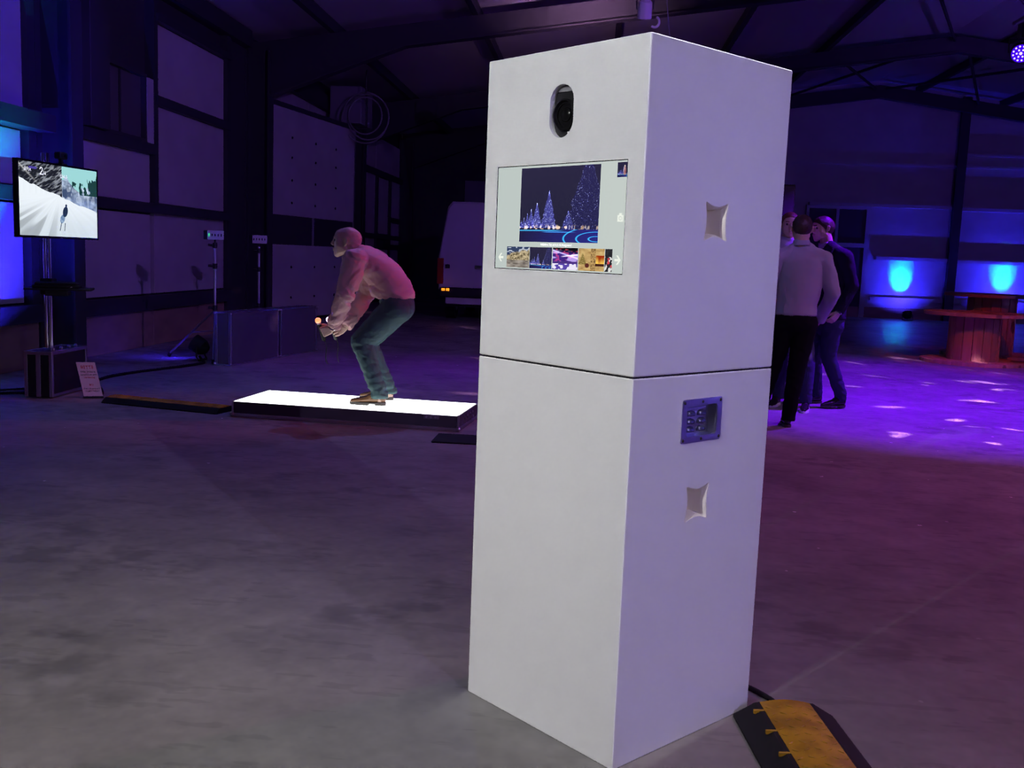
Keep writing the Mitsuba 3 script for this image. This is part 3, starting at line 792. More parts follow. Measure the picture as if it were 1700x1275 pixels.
mc = thing('motion_camera', 'small black camera perched on the top edge of the television', 'camera')
mp = TVM[:3, :3] @ V(.06, .03, 0) + TVM[:3, 3]
MM = frame((mp[0], mp[1], 1.6534 + TVH / 2), tdx, -tn)
part(mc, 'body', rbox(-.055, .055, -.03, .03, .045, .105, .012), 'black', world=MM)
part(mc, 'foot', cat(rbox(-.035, .035, -.035, .03, 0, .012, .004, 8), cyl((0, 0, .01), (0, 0, .05), .02)), 'black', world=MM)
part(mc, 'lens', cyl((.02, -.036, .075), (.02, -.028, .075), .016), 'gloss_black', world=MM)
gc = thing('game_console', 'flat black game console lying on the shelf of the tv stand', 'game console')
GM = frame((-4.60, 8.22, .921), (.92, .39, 0), (-.39, .92, 0))
part(gc, 'body', cat(rbox(-.20, .17, -.13, .13, .0, .026, .006, 8), rbox(-.18, .15, -.12, .12, .024, .050, .008, 8)), 'black', world=GM)
part(gc, 'power_light', rbox(.10, .115, -.134, -.128, .010, .015, .001, 6), 'white_plastic', world=GM)

# the notice leaning on the flight case
sb0, sb1 = V(-4.283, 8.015, .004), V(-4.150, 8.075, .004)
sx = (sb1 - sb0) / np.linalg.norm(sb1 - sb0)
SW, SH = .150, .315
sn = np.cross(sx, V(0, 0, 1))
sup = V(0, 0, 1) * math.cos(.28) + (-sn) * math.sin(.28) - sx * .22
sup /= np.linalg.norm(sup)
snn = np.cross(sx, sup)
SGM = frame(sb0, sx, sup, snn)
sign = thing('notice', 'pale leaning notice with red heading and dark lines of text against the flight case', 'notice')
part(sign, 'card', tri(rbox(0, SW, 0, SH, -.002, .002, .0015, 6)), 'paper', world=SGM)
part(sign, 'holder', cat(rbox(-.004, SW + .004, -.003, .010, -.004, .03, .002, 6)), 'glass_dark', world=SGM)
for text, h, cx, y, mt in (('BITTE', .026, .080, .258, 'ink_red'), ('Bitte Schuhe', .0145, .078, .223, 'ink_black'), ('ausziehen und', .0135, .078, .198, 'ink_black'), ('vorsichtig', .0135, .080, .173, 'ink_red'),
                           ('80', .018, .080, .106, 'ink_red'), ('Benutzung auf', .0135, .078, .076, 'ink_black'), ('eigene Gefahr', .0125, .078, .053, 'ink_black')):
    t = meshkit.text_mesh(text, h, .0006, bold=True)
    sc = min(1.0, .128 / t.extents[0])
    t.apply_scale((sc, 1, 1))
    t.apply_translation((cx - t.bounds[:, 0].mean(), y, .002))
    part(sign, 'lettering', t, mt, False, world=SGM)

# cables on the floor


def cable(label, pts, r, n=60):
    c = whole('cable', tube(spline(pts, n), r, 8), 'rubber', True)
    labels[c] = {'label': label, 'category': 'cable'}


cable('black cable on the floor between the notice and the tripod stand', [(-4.23, 8.22, .014), (-4.55, 8.75, .014), (-4.70, 9.10, .014), (-4.66, 9.7, .014), (-4.45, 10.35, .014), (-4.36, 10.80, .014), (-4.45, 11.0, .014), (-4.52, 11.08, .05)], .014)
cable('black cable leaving the flight case towards the left edge', [(-5.45, 7.72, .012), (-5.2, 7.86, .012), (-5.02, 7.98, .012), (-4.90, 8.05, .012), (-4.80, 8.09, .012)], .012)
cable('thin black cable curling behind the flight case of the television', [(-5.5, 7.95, .009), (-5.2, 8.1, .009), (-5.0, 8.32, .009), (-4.88, 8.45, .009), (-4.80, 8.50, .009)], .009)
cable('black cable running from behind the white cabinet under the yellow ramp', [(.36, 3.20, .008), (.47, 3.12, .008), (.56, 3.03, .008), (.615, 2.94, .008), (.625, 2.88, .008)], .008)

# ------------------------------------------------------------------ tripod stands with switch boxes
BAR = 'strip boxes on tripods'


def tripod_stand(label, x, y, zt, knobs, legs, zleg):
    t = thing('tripod_stand', label, 'tripod')
    part(t, 'pole', cyl((x, y, .35), (x, y, zt), .016, 16), 'alu', 40)
    part(t, 'upper_pole', cyl((x, y, zt - .02), (x, y, zt + .04), .011, 14), 'black', 40)
    for z, s in knobs:
        c = part(t, 'collar', cyl((x, y, z - .03), (x, y, z + .03), .026, 16), 'black', 40)
        part(c, 'knob', cyl((x - .02, y - .01, z), (x - .07, y - .03, z + .005), .014, 12), 'black', 40)
    for (lx, ly) in legs:
        k = part(t, 'leg', tube([(x, y, zleg), (lx, ly, .03)], .013, 10), 'alu', 40)
        part(k, 'rubber_foot', tube([(lx + (x - lx) * .04, ly + (y - ly) * .04, .05), (lx, ly, .012)], .019, 10), 'black', 40)
        m = V(x, y, zleg) * .5 + V(lx, ly, .03) * .5
        part(t, 'brace', tube([(x, y, .36), m], .007, 8), 'alu', 40)
    return t


def switch_box(label, x, y, z, lit):
    t = thing('switch_box', label, 'switch box', BAR)
    fm = frame((x, y, z), (1, -.06, 0), (.06, 1, 0))
    part(t, 'front_panel', rbox(-.03, .165, -.045, -.036, -.052, .052, .003, 8), 'white_plastic', world=fm)
    part(t, 'housing', rbox(-.082, .165, -.036, .05, -.052, .052, .006, 8), 'black', world=fm)
    for i in range(5):
        px = -.008 + i * .037
        if i == 0 and lit:
            part(t, 'lamp', rbox(px - .009, px + .009, -.050, -.044, -.018, .020, .002, 8), 'white_plastic', world=fm, emit=glow(.0, .62, .10), label='lit green lamp')
        else:
            part(t, 'switch', rbox(px - .006, px + .006, -.050, -.044, -.014, .014, .002, 8), 'black', world=fm)


tripod_stand('silver tripod stand in front of the flight cases with one leg reaching left', -4.343, 11.10, 1.36, ((1.335, 0), (1.10, 0), (.62, 0)), ((-5.005, 11.34), (-4.245, 10.80), (-4.29, 11.72)), .60)
switch_box('pale switch box with one green light on the left tripod', -4.385, 11.10, 1.452, True)
tripod_stand('silver tripod stand half hidden behind the flight cases by the dark column', -4.343, 12.60, 1.343, ((1.29, 0), (1.05, 0), (.58, 0)), ((-4.95, 12.85), (-3.95, 13.0), (-4.40, 12.15)), .56)
switch_box('pale switch box without light on the right tripod by the dark column', -4.385, 12.60, 1.435, False)

# floor par can behind the tripod
par = thing('floor_par_can', 'small black par can standing on the floor behind the left tripod leg', 'spotlight')
PM = frame((-4.55, 11.12, .16), (-.55, .1, .83), (.18, .98, 0), (-.82, .15, -.56))
part(par, 'can', lathe([(0, -.10), (.05, -.10), (.095, -.04), (.10, .06), (.10, .09), (.088, .09), (.085, .03), (0, .03)], 28), 'black', 30, world=frame((-4.53, 11.12, .17), (.5, 0, .86), (0, 1, 0), (-.86, 0, .5)))
part(par, 'yoke', tube([(-4.53, 11.01, .17), (-4.52, 11.00, .05), (-4.50, 11.00, .012), (-4.50, 11.24, .012), (-4.52, 11.24, .05), (-4.53, 11.23, .17)], .010, 8), 'black', 30)
part(par, 'lens', lathe([(0, .032), (.085, .030), (.085, .028), (0, .028)], 24), 'glass_dark', 30, world=frame((-4.53, 11.12, .17), (.5, 0, .86), (0, 1, 0), (-.86, 0, .5)))

# two tall flight cases in a row
for label, (xa, ya), L in (('tall flight case beside the tripod, nearer of the two in the row', (-4.009, 10.706), 1.10), ('tall flight case behind the first one, farther of the two in the row', (-3.800, 11.826), .98)):
    fd = V(.182, .983)
    k = thing('flight_case', label, 'flight case')
    FM = frame((xa, ya, 0), (fd[0], fd[1], 0), (-fd[1], fd[0], 0))
    part(k, 'body', rbox(0, L, 0, .20, .012, .598, .004, 8), 'laminate', world=FM)
    box_edges(k, 0, L, 0, .20, .0, .60, .030, FM, 'z')
    for z in (0.0, .585):
        for y in (-.003, .196):
            part(k, 'edge_strip', rbox(0, L, y, y + .007, z, z + .018, .002, 6), 'alu', world=FM)
        part(k, 'edge_strip', rbox(-.003, .004, 0, .20, z, z + .018, .002, 6), 'alu', world=FM)
    case_corners(k, 0, L, 0, .20, (.02, .585), .017, FM)

# ------------------------------------------------------------------ van
van = thing('van', 'pale delivery van parked at the dark end of the hall with one orange marker light', 'van')
vy, vl = 20.0, 5.2


def vsec(y, inset, zt, r=.0):
    """Half-round body section at depth y."""
    x0, x1 = -3.17, -1.15
    pts = [(x0 + .02 + inset, .62), (x0 + inset, .9), (x0 + inset, 1.28), (x0 + .10 + inset, 1.9), (x0 + .17 + inset, zt - .10), (x0 + .26 + inset, zt),
           (x1 - .26 - inset, zt), (x1 - .17 - inset, zt - .10), (x1 - .10 - inset, 1.9), (x1 - inset, 1.28), (x1 - inset, .9), (x1 - .02 - inset, .62)]
    return np.array([(a, y, b) for a, b in pts])


part(van, 'body', Manifold.hull_points(np.vstack([vsec(vy, .03, 2.36), vsec(vy + .05, 0, 2.40), vsec(vy + 3.6, 0, 2.40), vsec(vy + 4.2, .05, 1.9), vsec(vy + 5.1, .12, 1.25)])), 'van_white', 25)
part(van, 'sill', rbox(-3.0, -1.32, vy - .02, vy + .3, .34, .52, .02, 8), 'van_white')
part(van, 'bumper', rbox(-3.12, -1.20, vy - .10, vy + .25, .48, .68, .03, 8), 'black')
part(van, 'tail_light', rbox(-3.185, -3.055, vy - .02, vy + .10, .74, 1.26, .012, 8), 'red_plastic')
part(van, 'tail_light', rbox(-1.265, -1.135, vy - .02, vy + .10, .74, 1.26, .012, 8), 'red_plastic')
for dx in (-.045, .045):
    part(van, 'marker_light', rbox(-2.99 + dx - .036, -2.99 + dx + .036, vy - .125, vy - .09, .605, .66, .008, 8), 'red_plastic', emit=glow(1.6, .42, .02), label='lit orange marker light')
part(van, 'door_seam', box(-2.165, -2.155, vy - .006, vy + .03, .7, 2.3), 'black', False)
part(van, 'hinge', rbox(-3.02, -2.93, vy - .03, vy + .02, 1.06, 1.14, .01, 8), 'black')
part(van, 'handle', rbox(-2.42, -2.27, vy - .035, vy + .01, 1.06, 1.14, .012, 8), 'chrome')
part(van, 'chassis', box(-3.05, -1.27, vy + .2, vy + 5.0, .28, .66), 'black', False)
for y in (vy + .95, vy + 4.15):
    for x in (-3.10, -1.42):
        w = part(van, 'wheel', cyl((x, y, .33), (x + .2, y, .33), .33, 28), 'rubber', 40)
        part(w, 'hub', cyl((x - .01, y, .33), (x + .21, y, .33), .17, 20), 'grey_duct', 40)

# ------------------------------------------------------------------ loops of duct hose hung from the roof, and a duct
hose = thing('hose_coil', 'thin pale hose hung in round loops high above the crouching man', 'hose')
for i, (dx, dz, r, dy) in enumerate(((0, 0, .34, 0), (.05, -.02, .42, .05), (-.02, -.03, .47, .1))):
    a = np.linspace(0, 2 * np.pi, 48, endpoint=False)
    part(hose, 'loop', tube(np.c_[-4.73 + dx + r * np.cos(a), 20.0 + dy + 0 * a, 4.03 + dz + r * 1.06 * np.sin(a)], .016, 8, True), 'grey_duct', True)
part(hose, 'hanger', tube([(-4.73, 20.05, 4.36), (-4.73, 20.05, 4.93)], .012, 8), 'dark_steel')
duct = thing('air_duct', 'boxy grey air duct under the roof behind the top of the open door leaf', 'duct')
part(duct, 'casing', rbox(-5.62, -4.95, 20.6, 21.6, 3.95, 4.70, .02, 8), 'grey_duct')
part(duct, 'flange', rbox(-5.64, -4.92, 20.95, 21.02, 3.92, 4.72, .01, 8), 'dark_steel')

# ------------------------------------------------------------------ lamps overhead
lamp = thing('hanging_lamp', 'small pale spotlight hanging from a thin cord above the back of the white cabinet', 'spotlight')
LM = frame((.435, 12.0, 4.235), (1, 0, 0), (0, .94, .34), (0, -.34, .94))
part(lamp, 'can', lathe([(0, .11), (.05, .11), (.078, .085), (.085, -.09), (.070, -.10), (.062, -.06), (0, -.06)], 28), 'white_plastic', 30, world=LM)
part(lamp, 'lens', lathe([(0, -.085), (.064, -.080), (.064, -.075), (0, -.075)], 24), 'white_plastic', 30, world=LM, emit=glow(3, 2.6, 2.8))
a = np.linspace(-2.3, 1.2, 20)
part(lamp, 'hook', tube(np.c_[.555 + .052 * np.cos(a), 0 * a + 12.0, 4.10 + .06 * np.sin(a)], .014, 8), 'white_plastic')
part(lamp, 'yoke', tube([(.34, 12, 4.24), (.335, 12, 4.42), (.435, 12, 4.50), (.535, 12, 4.42), (.53, 12, 4.24)], .009, 8), 'dark_steel')
part(lamp, 'hanger', tube([(.435, 12, 4.50), (.435, 12, roof_z(.435))], .010, 8), 'dark_steel')
part(lamp, 'cord', tube(spline([(.60, 12, roof_z(.6)), (.66, 12, 4.6), (.70, 12, 4.2), (.76, 12, 3.8), (.80, 12.02, 3.2)], 30), .006, 6), 'grey_duct')

truss = thing('lighting_truss', 'square aluminium lighting truss hung under the roof at the top right corner', 'truss')
TXc, TZc, TW = 4.28, 4.02, .24
for dx in (-TW / 2, TW / 2):
    for dz in (-TW / 2, TW / 2):
        part(truss, 'chord', tube([(TXc + dx, 10.9, TZc + dz), (TXc + dx, 3.0, TZc + dz)], .022, 10), 'alu', 40)
n = 20
for i in range(n):
    y0, y1 = 10.85 - i * 7.8 / n, 10.85 - (i + 1) * 7.8 / n
    s = 1 if i % 2 else -1
    for k, (p, q) in enumerate((((TXc - TW / 2, TZc - s * TW / 2), (TXc - TW / 2, TZc + s * TW / 2)), ((TXc + TW / 2, TZc - s * TW / 2), (TXc + TW / 2, TZc + s * TW / 2)),
                                ((TXc - s * TW / 2, TZc - TW / 2), (TXc + s * TW / 2, TZc - TW / 2)), ((TXc - s * TW / 2, TZc + TW / 2), (TXc + s * TW / 2, TZc + TW / 2)))):
        part(truss, 'lattice_bar', tube([(p[0], y0, p[1]), (q[0], y1, q[1])], .009, 6), 'alu', 40)
for y in (10.6, 7.0, 3.4):
    part(truss, 'sling', tube([(TXc, y, TZc + TW / 2), (TXc, y, roof_z(TXc) - .05)], .008, 6), 'dark_steel')
led = thing('led_par', 'round led lamp with glowing violet dots hanging from the truss at the right edge', 'spotlight')
ln = V(-.30, -.86, -.42)
ln /= np.linalg.norm(ln)
lx_ = np.cross(ln, V(0, 0, 1))
lx_ /= np.linalg.norm(lx_)
LDM = frame((4.29, 10.99, 3.625), lx_, np.cross(ln, lx_), ln)
part(led, 'can', lathe([(0, -.13), (.07, -.13), (.098, -.09), (.102, .012), (.094, .012), (.092, -.004), (0, -.004)], 32), 'black', 30, world=LDM)
part(led, 'face', lathe([(0, -.001), (.092, -.001), (.092, -.003), (0, -.003)], 32), 'gloss_black', 30, world=LDM, emit=glow(.05, .0, .9))
dots = [(0, 0, .017)] + [(r * math.cos(q + o), r * math.sin(q + o), .0105) for r, c, o in ((.038, 6, 0), (.072, 12, .2)) for q in np.arange(c) * 2 * math.pi / c]
part(led, 'diode', cat(*[cyl((x, y, 0), (x, y, .004), r, 10) for x, y, r in dots]), 'white_plastic', False, world=LDM, emit=glow(.9, .75, 1.6), kind='stuff', label='glowing diodes')
part(led, 'yoke', tube([LDM[:3, 3] + lx_ * .115 - ln * .04, LDM[:3, 3] + lx_ * .118 + V(0, 0, .16), LDM[:3, 3] - lx_ * .118 + V(0, 0, .16), LDM[:3, 3] - lx_ * .115 - ln * .04], .010, 8), 'black')
part(led, 'clamp', rbox(4.24, 4.36, 10.90, 11.02, 3.76, 3.92, .01, 8), 'black')
fx = thing('effect_lamp', 'black box lamp clamped to the far end of the truss', 'spotlight')
part(fx, 'body', rbox(4.46, 4.70, 10.2, 10.5, 3.66, 3.94, .02, 8), 'black')
part(fx, 'lens', cyl((4.56, 10.195, 3.78), (4.56, 10.18, 3.78), .05), 'glass_dark')
part(fx, 'clamp', rbox(4.425, 4.52, 10.3, 10.4, 3.92, 4.00, .01, 8), 'black')

# par cans on the floor before the end wall
for x, lab in ((8.78, 'black floor lamp shining cyan up the end wall left of the thin column'), (11.55, 'black floor lamp behind the cable drums shining cyan up the end wall')):
    k = thing('floor_par_can', lab, 'spotlight')
    um = frame((x, 28.52, .135), (1, 0, 0), (0, .94, -.34), (0, .34, .94))
    part(k, 'can', lathe([(0, -.09), (.07, -.09), (.12, -.03), (.125, .10), (.112, .10), (.11, .05), (0, .05)], 24), 'black', 30, world=um)
    part(k, 'yoke', tube([(x - .14, 28.5, .16), (x - .14, 28.5, .012), (x + .14, 28.5, .012), (x + .14, 28.5, .16)], .012, 8), 'black')
    part(k, 'lens', lathe([(0, .056), (.11, .054), (.11, .050), (0, .050)], 24), 'glass_dark', 30, world=um, emit=glow(.02, .35, 1.0))

# ------------------------------------------------------------------ cable drums used as tables
for label, cx, cy, h, R, rc, th in (('wooden cable drum used as a table, nearer and lower one in red light', 5.80, 15.55, .77, .74, .365, .05), ('wooden cable drum used as a table, taller dark one behind', 6.58, 17.0, 1.03, .74, .37, .05)):
    t = thing('cable_drum', label, 'cable drum')
    nst = 16
    for i in range(nst):
        a0, a1 = 2 * np.pi * (i + .03) / nst, 2 * np.pi * (i + .97) / nst
        arc = np.linspace(a0, a1, 4)
        rr = rc + .006 * math.sin(i * 2.4)
        poly = sg.Polygon([(rr * math.cos(q), rr * math.sin(q)) for q in arc] + [((rc - .03) * math.cos(q), (rc - .03) * math.sin(q)) for q in arc[::-1]])
        part(t, 'stave', tri(man(extr(poly, h - 2 * th + .004)).translate((cx, cy, th - .002))), 'drum_wood', 20)
    for z in (0.0, h - th):
        for k in range(7):
            w = 2 * R / 7
            b = sg.Point(0, 0).buffer(R, 40).intersection(sg.box(-R + k * w + .003, -R, -R + (k + 1) * w - .003, R))
            m = extr(b, th)
            m.apply_transform(trimesh.transformations.rotation_matrix(1.2, (0, 0, 1)))
            m.apply_translation((cx, cy, z))
            part(t, 'top_board' if z else 'bottom_board', m, 'drum_wood', 20)

spk = thing('loudspeaker', 'black loudspeaker showing above the heads of the group beside the cabinet', 'loudspeaker')
part(spk, 'cabinet', rbox(2.05, 2.30, 12.0, 12.30, 1.86, 2.30, .015, 8), 'black')
part(spk, 'grille', rbox(2.07, 2.28, 11.985, 12.005, 1.88, 2.28, .006, 8), 'charcoal')
part(spk, 'pole', cyl((2.17, 12.15, .5), (2.17, 12.15, 1.88), .018), 'black')
for q in (0.4, 2.5, 4.6):
    part(spk, 'leg', tube([(2.17, 12.15, .8), (2.17 + .5 * math.cos(q), 12.15 + .5 * math.sin(q), .02)], .012, 8), 'black')

# ------------------------------------------------------------------ people
ICO = trimesh.creation.icosphere(2, 1.0).vertices
ICO1 = trimesh.creation.icosphere(1, 1.0).vertices


def blob(c, r, w=None, lat=None, s=ICO):
    """Points of a ball of radius r at c, stretched to half-width w along lat."""
    p = s * r
    if w is not None:
        p = p + ((w - r) * (s @ lat))[:, None] * lat
    return p + np.asarray(c, float)


def hull(*bl):
    return Manifold.hull_points(np.vstack(bl))


def union(ms):
    return Manifold.batch_boolean(ms, OpType.Add)


def limb(pts, s=ICO):
    """Chain of (point, radius): one hull per bone."""
    return [hull(blob(a, ra, s=s), blob(b, rb, s=s)) for (a, ra), (b, rb) in zip(pts[:-1], pts[1:])]


def soft(m, edge, it=12, wrinkle=None):
    t = tri(m.refine_to_length(edge))
    t.merge_vertices()
    trimesh.smoothing.filter_taubin(t, lamb=.5, nu=.53, iterations=it)
    if wrinkle is not None:
        t.vertices = t.vertices + t.vertex_normals * wrinkle(t.vertices)[:, None]
    return t


def folds(amp, freq, seed=0, stretch=(1, 1, 1)):
    """Cloth creases: ridged noise, stretched along the axes."""
    def f(v):
        q = v * np.asarray(stretch, float) * freq
        a = meshkit.fbm(q + 2.2 * (meshkit.noise(q * .5 + 9, seed)[:, None] - .5), 3, seed)
        return amp * (1 - 2.4 * np.abs(a - .5) * 2) * .8
    return f


def head_mesh(scale=1.0):
    """Local axes: x forward, y left, z up; the origin midway between the ears. Fine mesh."""
    ms = [hull(blob((-.012, 0, .030), .080, .074, V(0, 1, 0)), blob((-.030, 0, .022), .078, .070, V(0, 1, 0)), blob((.020, 0, .028), .072, .066, V(0, 1, 0)))]
    ms.append(hull(blob((.045, 0, .040), .050, .060, V(0, 1, 0)), blob((.052, 0, -.01), .042, .058, V(0, 1, 0)), blob((.066, 0, -.094), .023, .030, V(0, 1, 0)),
                   blob((-.005, .050, -.055), .018), blob((-.005, -.050, -.055), .018), blob((.047, .042, -.032), .029), blob((.047, -.042, -.032), .029), blob((.050, .030, -.070), .026), blob((.050, -.030, -.070), .026)))
    ms.append(hull(blob((.076, .012, -.060), .018), blob((.076, -.012, -.060), .018), blob((.072, 0, -.095), .020)))
    ms.append(hull(blob((.092, 0, .020), .007), blob((.112, 0, -.020), .0085), blob((.096, .015, -.027), .008), blob((.096, -.015, -.027), .008), blob((.080, 0, .0), .012)))
    ms.append(hull(blob((.086, .036, .026), .010), blob((.091, .012, .022), .009)))
    ms.append(hull(blob((.086, -.036, .026), .010), blob((.091, -.012, .022), .009)))
    ms.append(hull(blob((.093, .016, -.055), .006), blob((.093, -.016, -.055), .006), blob((.099, 0, -.053), .006)))
    ms.append(hull(blob((.090, .015, -.067), .006), blob((.090, -.015, -.067), .006), blob((.096, 0, -.067), .007)))
    for s in (1, -1):
        ms.append(hull(blob((-.004, s * .074, .022), .010), blob((-.016, s * .084, .018), .008), blob((-.012, s * .082, -.012), .007), blob((.0, s * .072, -.026), .007)))
    m = union(ms)
    for s in (1, -1):
        m = m - hull(blob((.104, s * .032, .008), .017, .021, V(0, 1, 0)))
    m = m + hull(blob((.074, .032, .007), .013)) + hull(blob((.074, -.032, .007), .013))
    t = soft(m, .0065, 5)
    t.apply_scale(scale)
    return t


def hand_parts(wr, d, n, s, curl=(.5, .7, .5), sc=1.0, thumb=.6):
    """Palm, four bent fingers and a thumb. d: wrist to knuckles, n: the way the palm faces, s: towards the thumb."""
    wr, d, n, s = (np.asarray(q, float) for q in (wr, d, n, s))
    d = d / np.linalg.norm(d)
    s = s - d * (s @ d)
    s /= np.linalg.norm(s)
    n = n - d * (n @ d) - s * (n @ s)
    n /= np.linalg.norm(n)
    P = lambda a, b, c: wr + sc * (a * d + b * s + c * n)
    out = [hull(blob(P(-.01, 0, 0), .024 * sc, s=ICO1), blob(P(.035, .026, 0), .016 * sc, s=ICO1), blob(P(.035, -.026, 0), .016 * sc, s=ICO1),
                blob(P(.086, .032, .0), .0125 * sc, s=ICO1), blob(P(.084, -.032, 0), .0115 * sc, s=ICO1))]
    for off, ln, r in ((.032, .074, .0092), (.011, .084, .0095), (-.011, .078, .0092), (-.032, .060, .0082)):
        p, ang = P(.086, off, 0), 0.0
        chain = [(P(.070, off, 0), r * sc * 1.1), (p, r * sc * 1.05)]
        for q, (c, f) in enumerate(zip(curl, (.44, .31, .25))):
            ang += c
            p = p + sc * ln * f * (math.cos(ang) * d + math.sin(ang) * n)
            chain.append((p, r * sc * (1.0 - .1 * q)))
        out += limb(chain, ICO1)
    b = P(.025, .026, .006)
    p1 = b + sc * (.034 * d + .022 * s + .018 * n * thumb)
    p2 = p1 + sc * (.028 * d + .004 * s + .020 * n * thumb)
    p3 = p2 + sc * (.020 * d - .006 * s + .016 * n * thumb)
    out += limb([(b, .0155 * sc), (p1, .0115 * sc), (p2, .0105 * sc), (p3, .0088 * sc)], ICO1)
    return out


def ndir(v):
    v = np.asarray(v, float)
    return v / np.linalg.norm(v)


def shoe(parent, heel, toe, z0, mat, sole_mat, heel_h=.022, half=.040, high=.085):
    """heel, toe: ends of the sole (x, y) on the ground at z0."""
    heel, toe = V(heel[0], heel[1], z0), V(toe[0], toe[1], z0)
    L = np.linalg.norm(toe - heel)
    x = (toe - heel) / L
    y = np.cross(V(0, 0, 1), x)
    W = frame(heel, x, y)
    k = L / .29
    B = lambda a, z, r, w: blob((a * k, 0, z), r, w, V(0, 1, 0), ICO1)
    up = union([hull(B(.036, .052, .033, .032), B(.060, high, .036, .036)), hull(B(.036, .050, .033, .033), B(.13, .050, .034, .037)), hull(B(.060, high, .036, .036), B(.130, .058, .032, .036)),
                hull(B(.13, .050, .034, .037), B(.200, .036, .026, half)), hull(B(.200, .036, .026, half), B(.268, .026, .017, .022))])
    up = up.trim_by_plane((0, 0, 1), .014)
    u = part(parent, 'shoe', soft(up, .010, 6), mat, 60, world=W)
    o = sg.LineString([(.036 * k, 0), (.262 * k, 0)]).buffer(.001)
    o = sg.MultiPoint([]).union(sg.Point(.038 * k, 0).buffer(.035)).union(sg.Point(.196 * k, 0).buffer(half + .002)).convex_hull.union(sg.MultiPoint([(.196 * k, half), (.196 * k, -half), (.270 * k, .015), (.270 * k, -.015), (.284 * k, 0)]).buffer(.004).convex_hull)
    so = [trimesh.creation.extrude_polygon(o, .010, engine='earcut').apply_translation((0, 0, heel_h * .45))]
    so.append(trimesh.creation.extrude_polygon(sg.Point(.038 * k, 0).buffer(.034).union(sg.box(.038 * k, -.033, .085 * k, .033)), heel_h, engine='earcut'))
    so.append(trimesh.creation.extrude_polygon(o.intersection(sg.box(.14 * k, -1, .29 * k, 1)), heel_h * .5, engine='earcut'))
    part(u, 'sole', cat(*so), sole_mat, 30, world=W)
    return u


def face_frame(center, fwd, up=(0, 0, 1)):
    f = ndir(fwd)
    l = ndir(np.cross(np.asarray(up, float), f))
    return frame(center, f, l, np.cross(f, l))


def add_head(p, H, scale, hair=None, hair_cut=None):
    """Eyes, brows and hair for the head placed by the matrix H."""
    for s in (1, -1):
        part(p, 'eye', man(trimesh.creation.icosphere(2, .0115 * scale)).translate(tuple(V(.0805, s * .032, .007) * scale)), 'eye', 40, world=H)
        part(p, 'eyebrow', tri(hull(blob(V(.094, s * .045, .030) * scale, .004 * scale, s=ICO1), blob(V(.101, s * .016, .031) * scale, .004 * scale, s=ICO1))), hair or 'hair_dark', 40, world=H)
    if hair:
        hm = hull(blob((-.012, 0, .034), .086, .081, V(0, 1, 0)), blob((-.034, 0, .020), .083, .076, V(0, 1, 0)), blob((.018, 0, .036), .078, .074, V(0, 1, 0)))
        hm = hm.trim_by_plane(tuple(ndir((-.62, 0, .78))), hair_cut if hair_cut is not None else -.004)
        hm = hm.trim_by_plane((0, 0, 1), -.055)
        t = soft(hm, .008, 4, lambda v: .006 * (meshkit.fbm(v * 70, 3) - .45))
        t.apply_scale(scale)
        part(p, 'hair', t, hair, 60, world=H)


# --- the crouching man on the light stage, facing left
sk = thing('person', 'crouching man in pink shirt and teal trousers holding two glowing balls on the light stage', 'person')
LT = V(0, 1, 0)
HS = face_frame((-1.978, 7.83, 1.402), (-1, -.04, .05))
tor = [((-1.822, 7.83, 1.275), .095, .165), ((-1.752, 7.83, 1.213), .126, .185), ((-1.658, 7.83, 1.135), .130, .172), ((-1.590, 7.83, 1.040), .134, .165), ((-1.578, 7.83, .985), .146, .176)]
shN, elN, wrN = V(-1.870, 7.635, 1.255), V(-1.912, 7.560, 1.000), V(-2.030, 7.655, .742)
shF, elF, wrF = V(-1.862, 8.020, 1.250), V(-1.880, 8.090, .975), V(-2.003, 7.945, .730)
hipN, knN, anN = V(-1.556, 7.735, .885), V(-1.815, 7.690, .625), V(-1.660, 7.665, .230)
hipF, knF, anF = V(-1.580, 7.925, .885), V(-1.835, 7.960, .600), V(-1.655, 7.985, .215)
head = head_mesh(1.09)
head.apply_transform(HS)
hnd = hand_parts(wrN + V(-.012, .004, -.020), (-.92, .0, -.40), (0.12, 1, -.25), (-.42, -.12, .85), (1.15, 1.25, .8), 1.0) + hand_parts(wrF + V(-.010, -.005, -.020), (-.86, -.15, -.45), (.1, -1, -.2), (-.42, .05, .85), (1.15, 1.25, .8), 1.0)
fine = soft(union(hnd + limb([(wrN + (elN - wrN) * .3, .036), (wrN + V(-.012, .004, -.02), .028)], ICO1) + limb([(wrF + (elF - wrF) * .3, .036), (wrF + V(-.010, -.005, -.02), .028)], ICO1)), .004, 3)
bl = [hull(blob(a, r * .86, w * .86, LT), blob(b, q * .86, u * .86, LT)) for (a, r, w), (b, q, u) in zip(tor[:-1], tor[1:])]
bl += limb([((-1.945, 7.83, 1.360), .068), ((-1.860, 7.83, 1.285), .074)]) + limb([(shN, .060), (elN, .042), (wrN, .033)]) + limb([(shF, .060), (elF, .042), (wrF, .033)])
bl += [hull(blob((-1.58, 7.83, .985), .11, .15, LT), blob((-1.555, 7.83, .905), .11, .15, LT))]
bl += limb([(hipN, .10), (knN, .060), (anN, .042), (anN + V(.01, 0, -.06), .035)]) + limb([(hipF, .10), (knF, .060), (anF, .042), (anF + V(.01, 0, -.06), .035)])
body = man(soft(union(bl), .02, 6)) + man(fine) + man(head)
part(sk, 'body', body, 'skin', True)
add_head(sk, HS, 1.09)
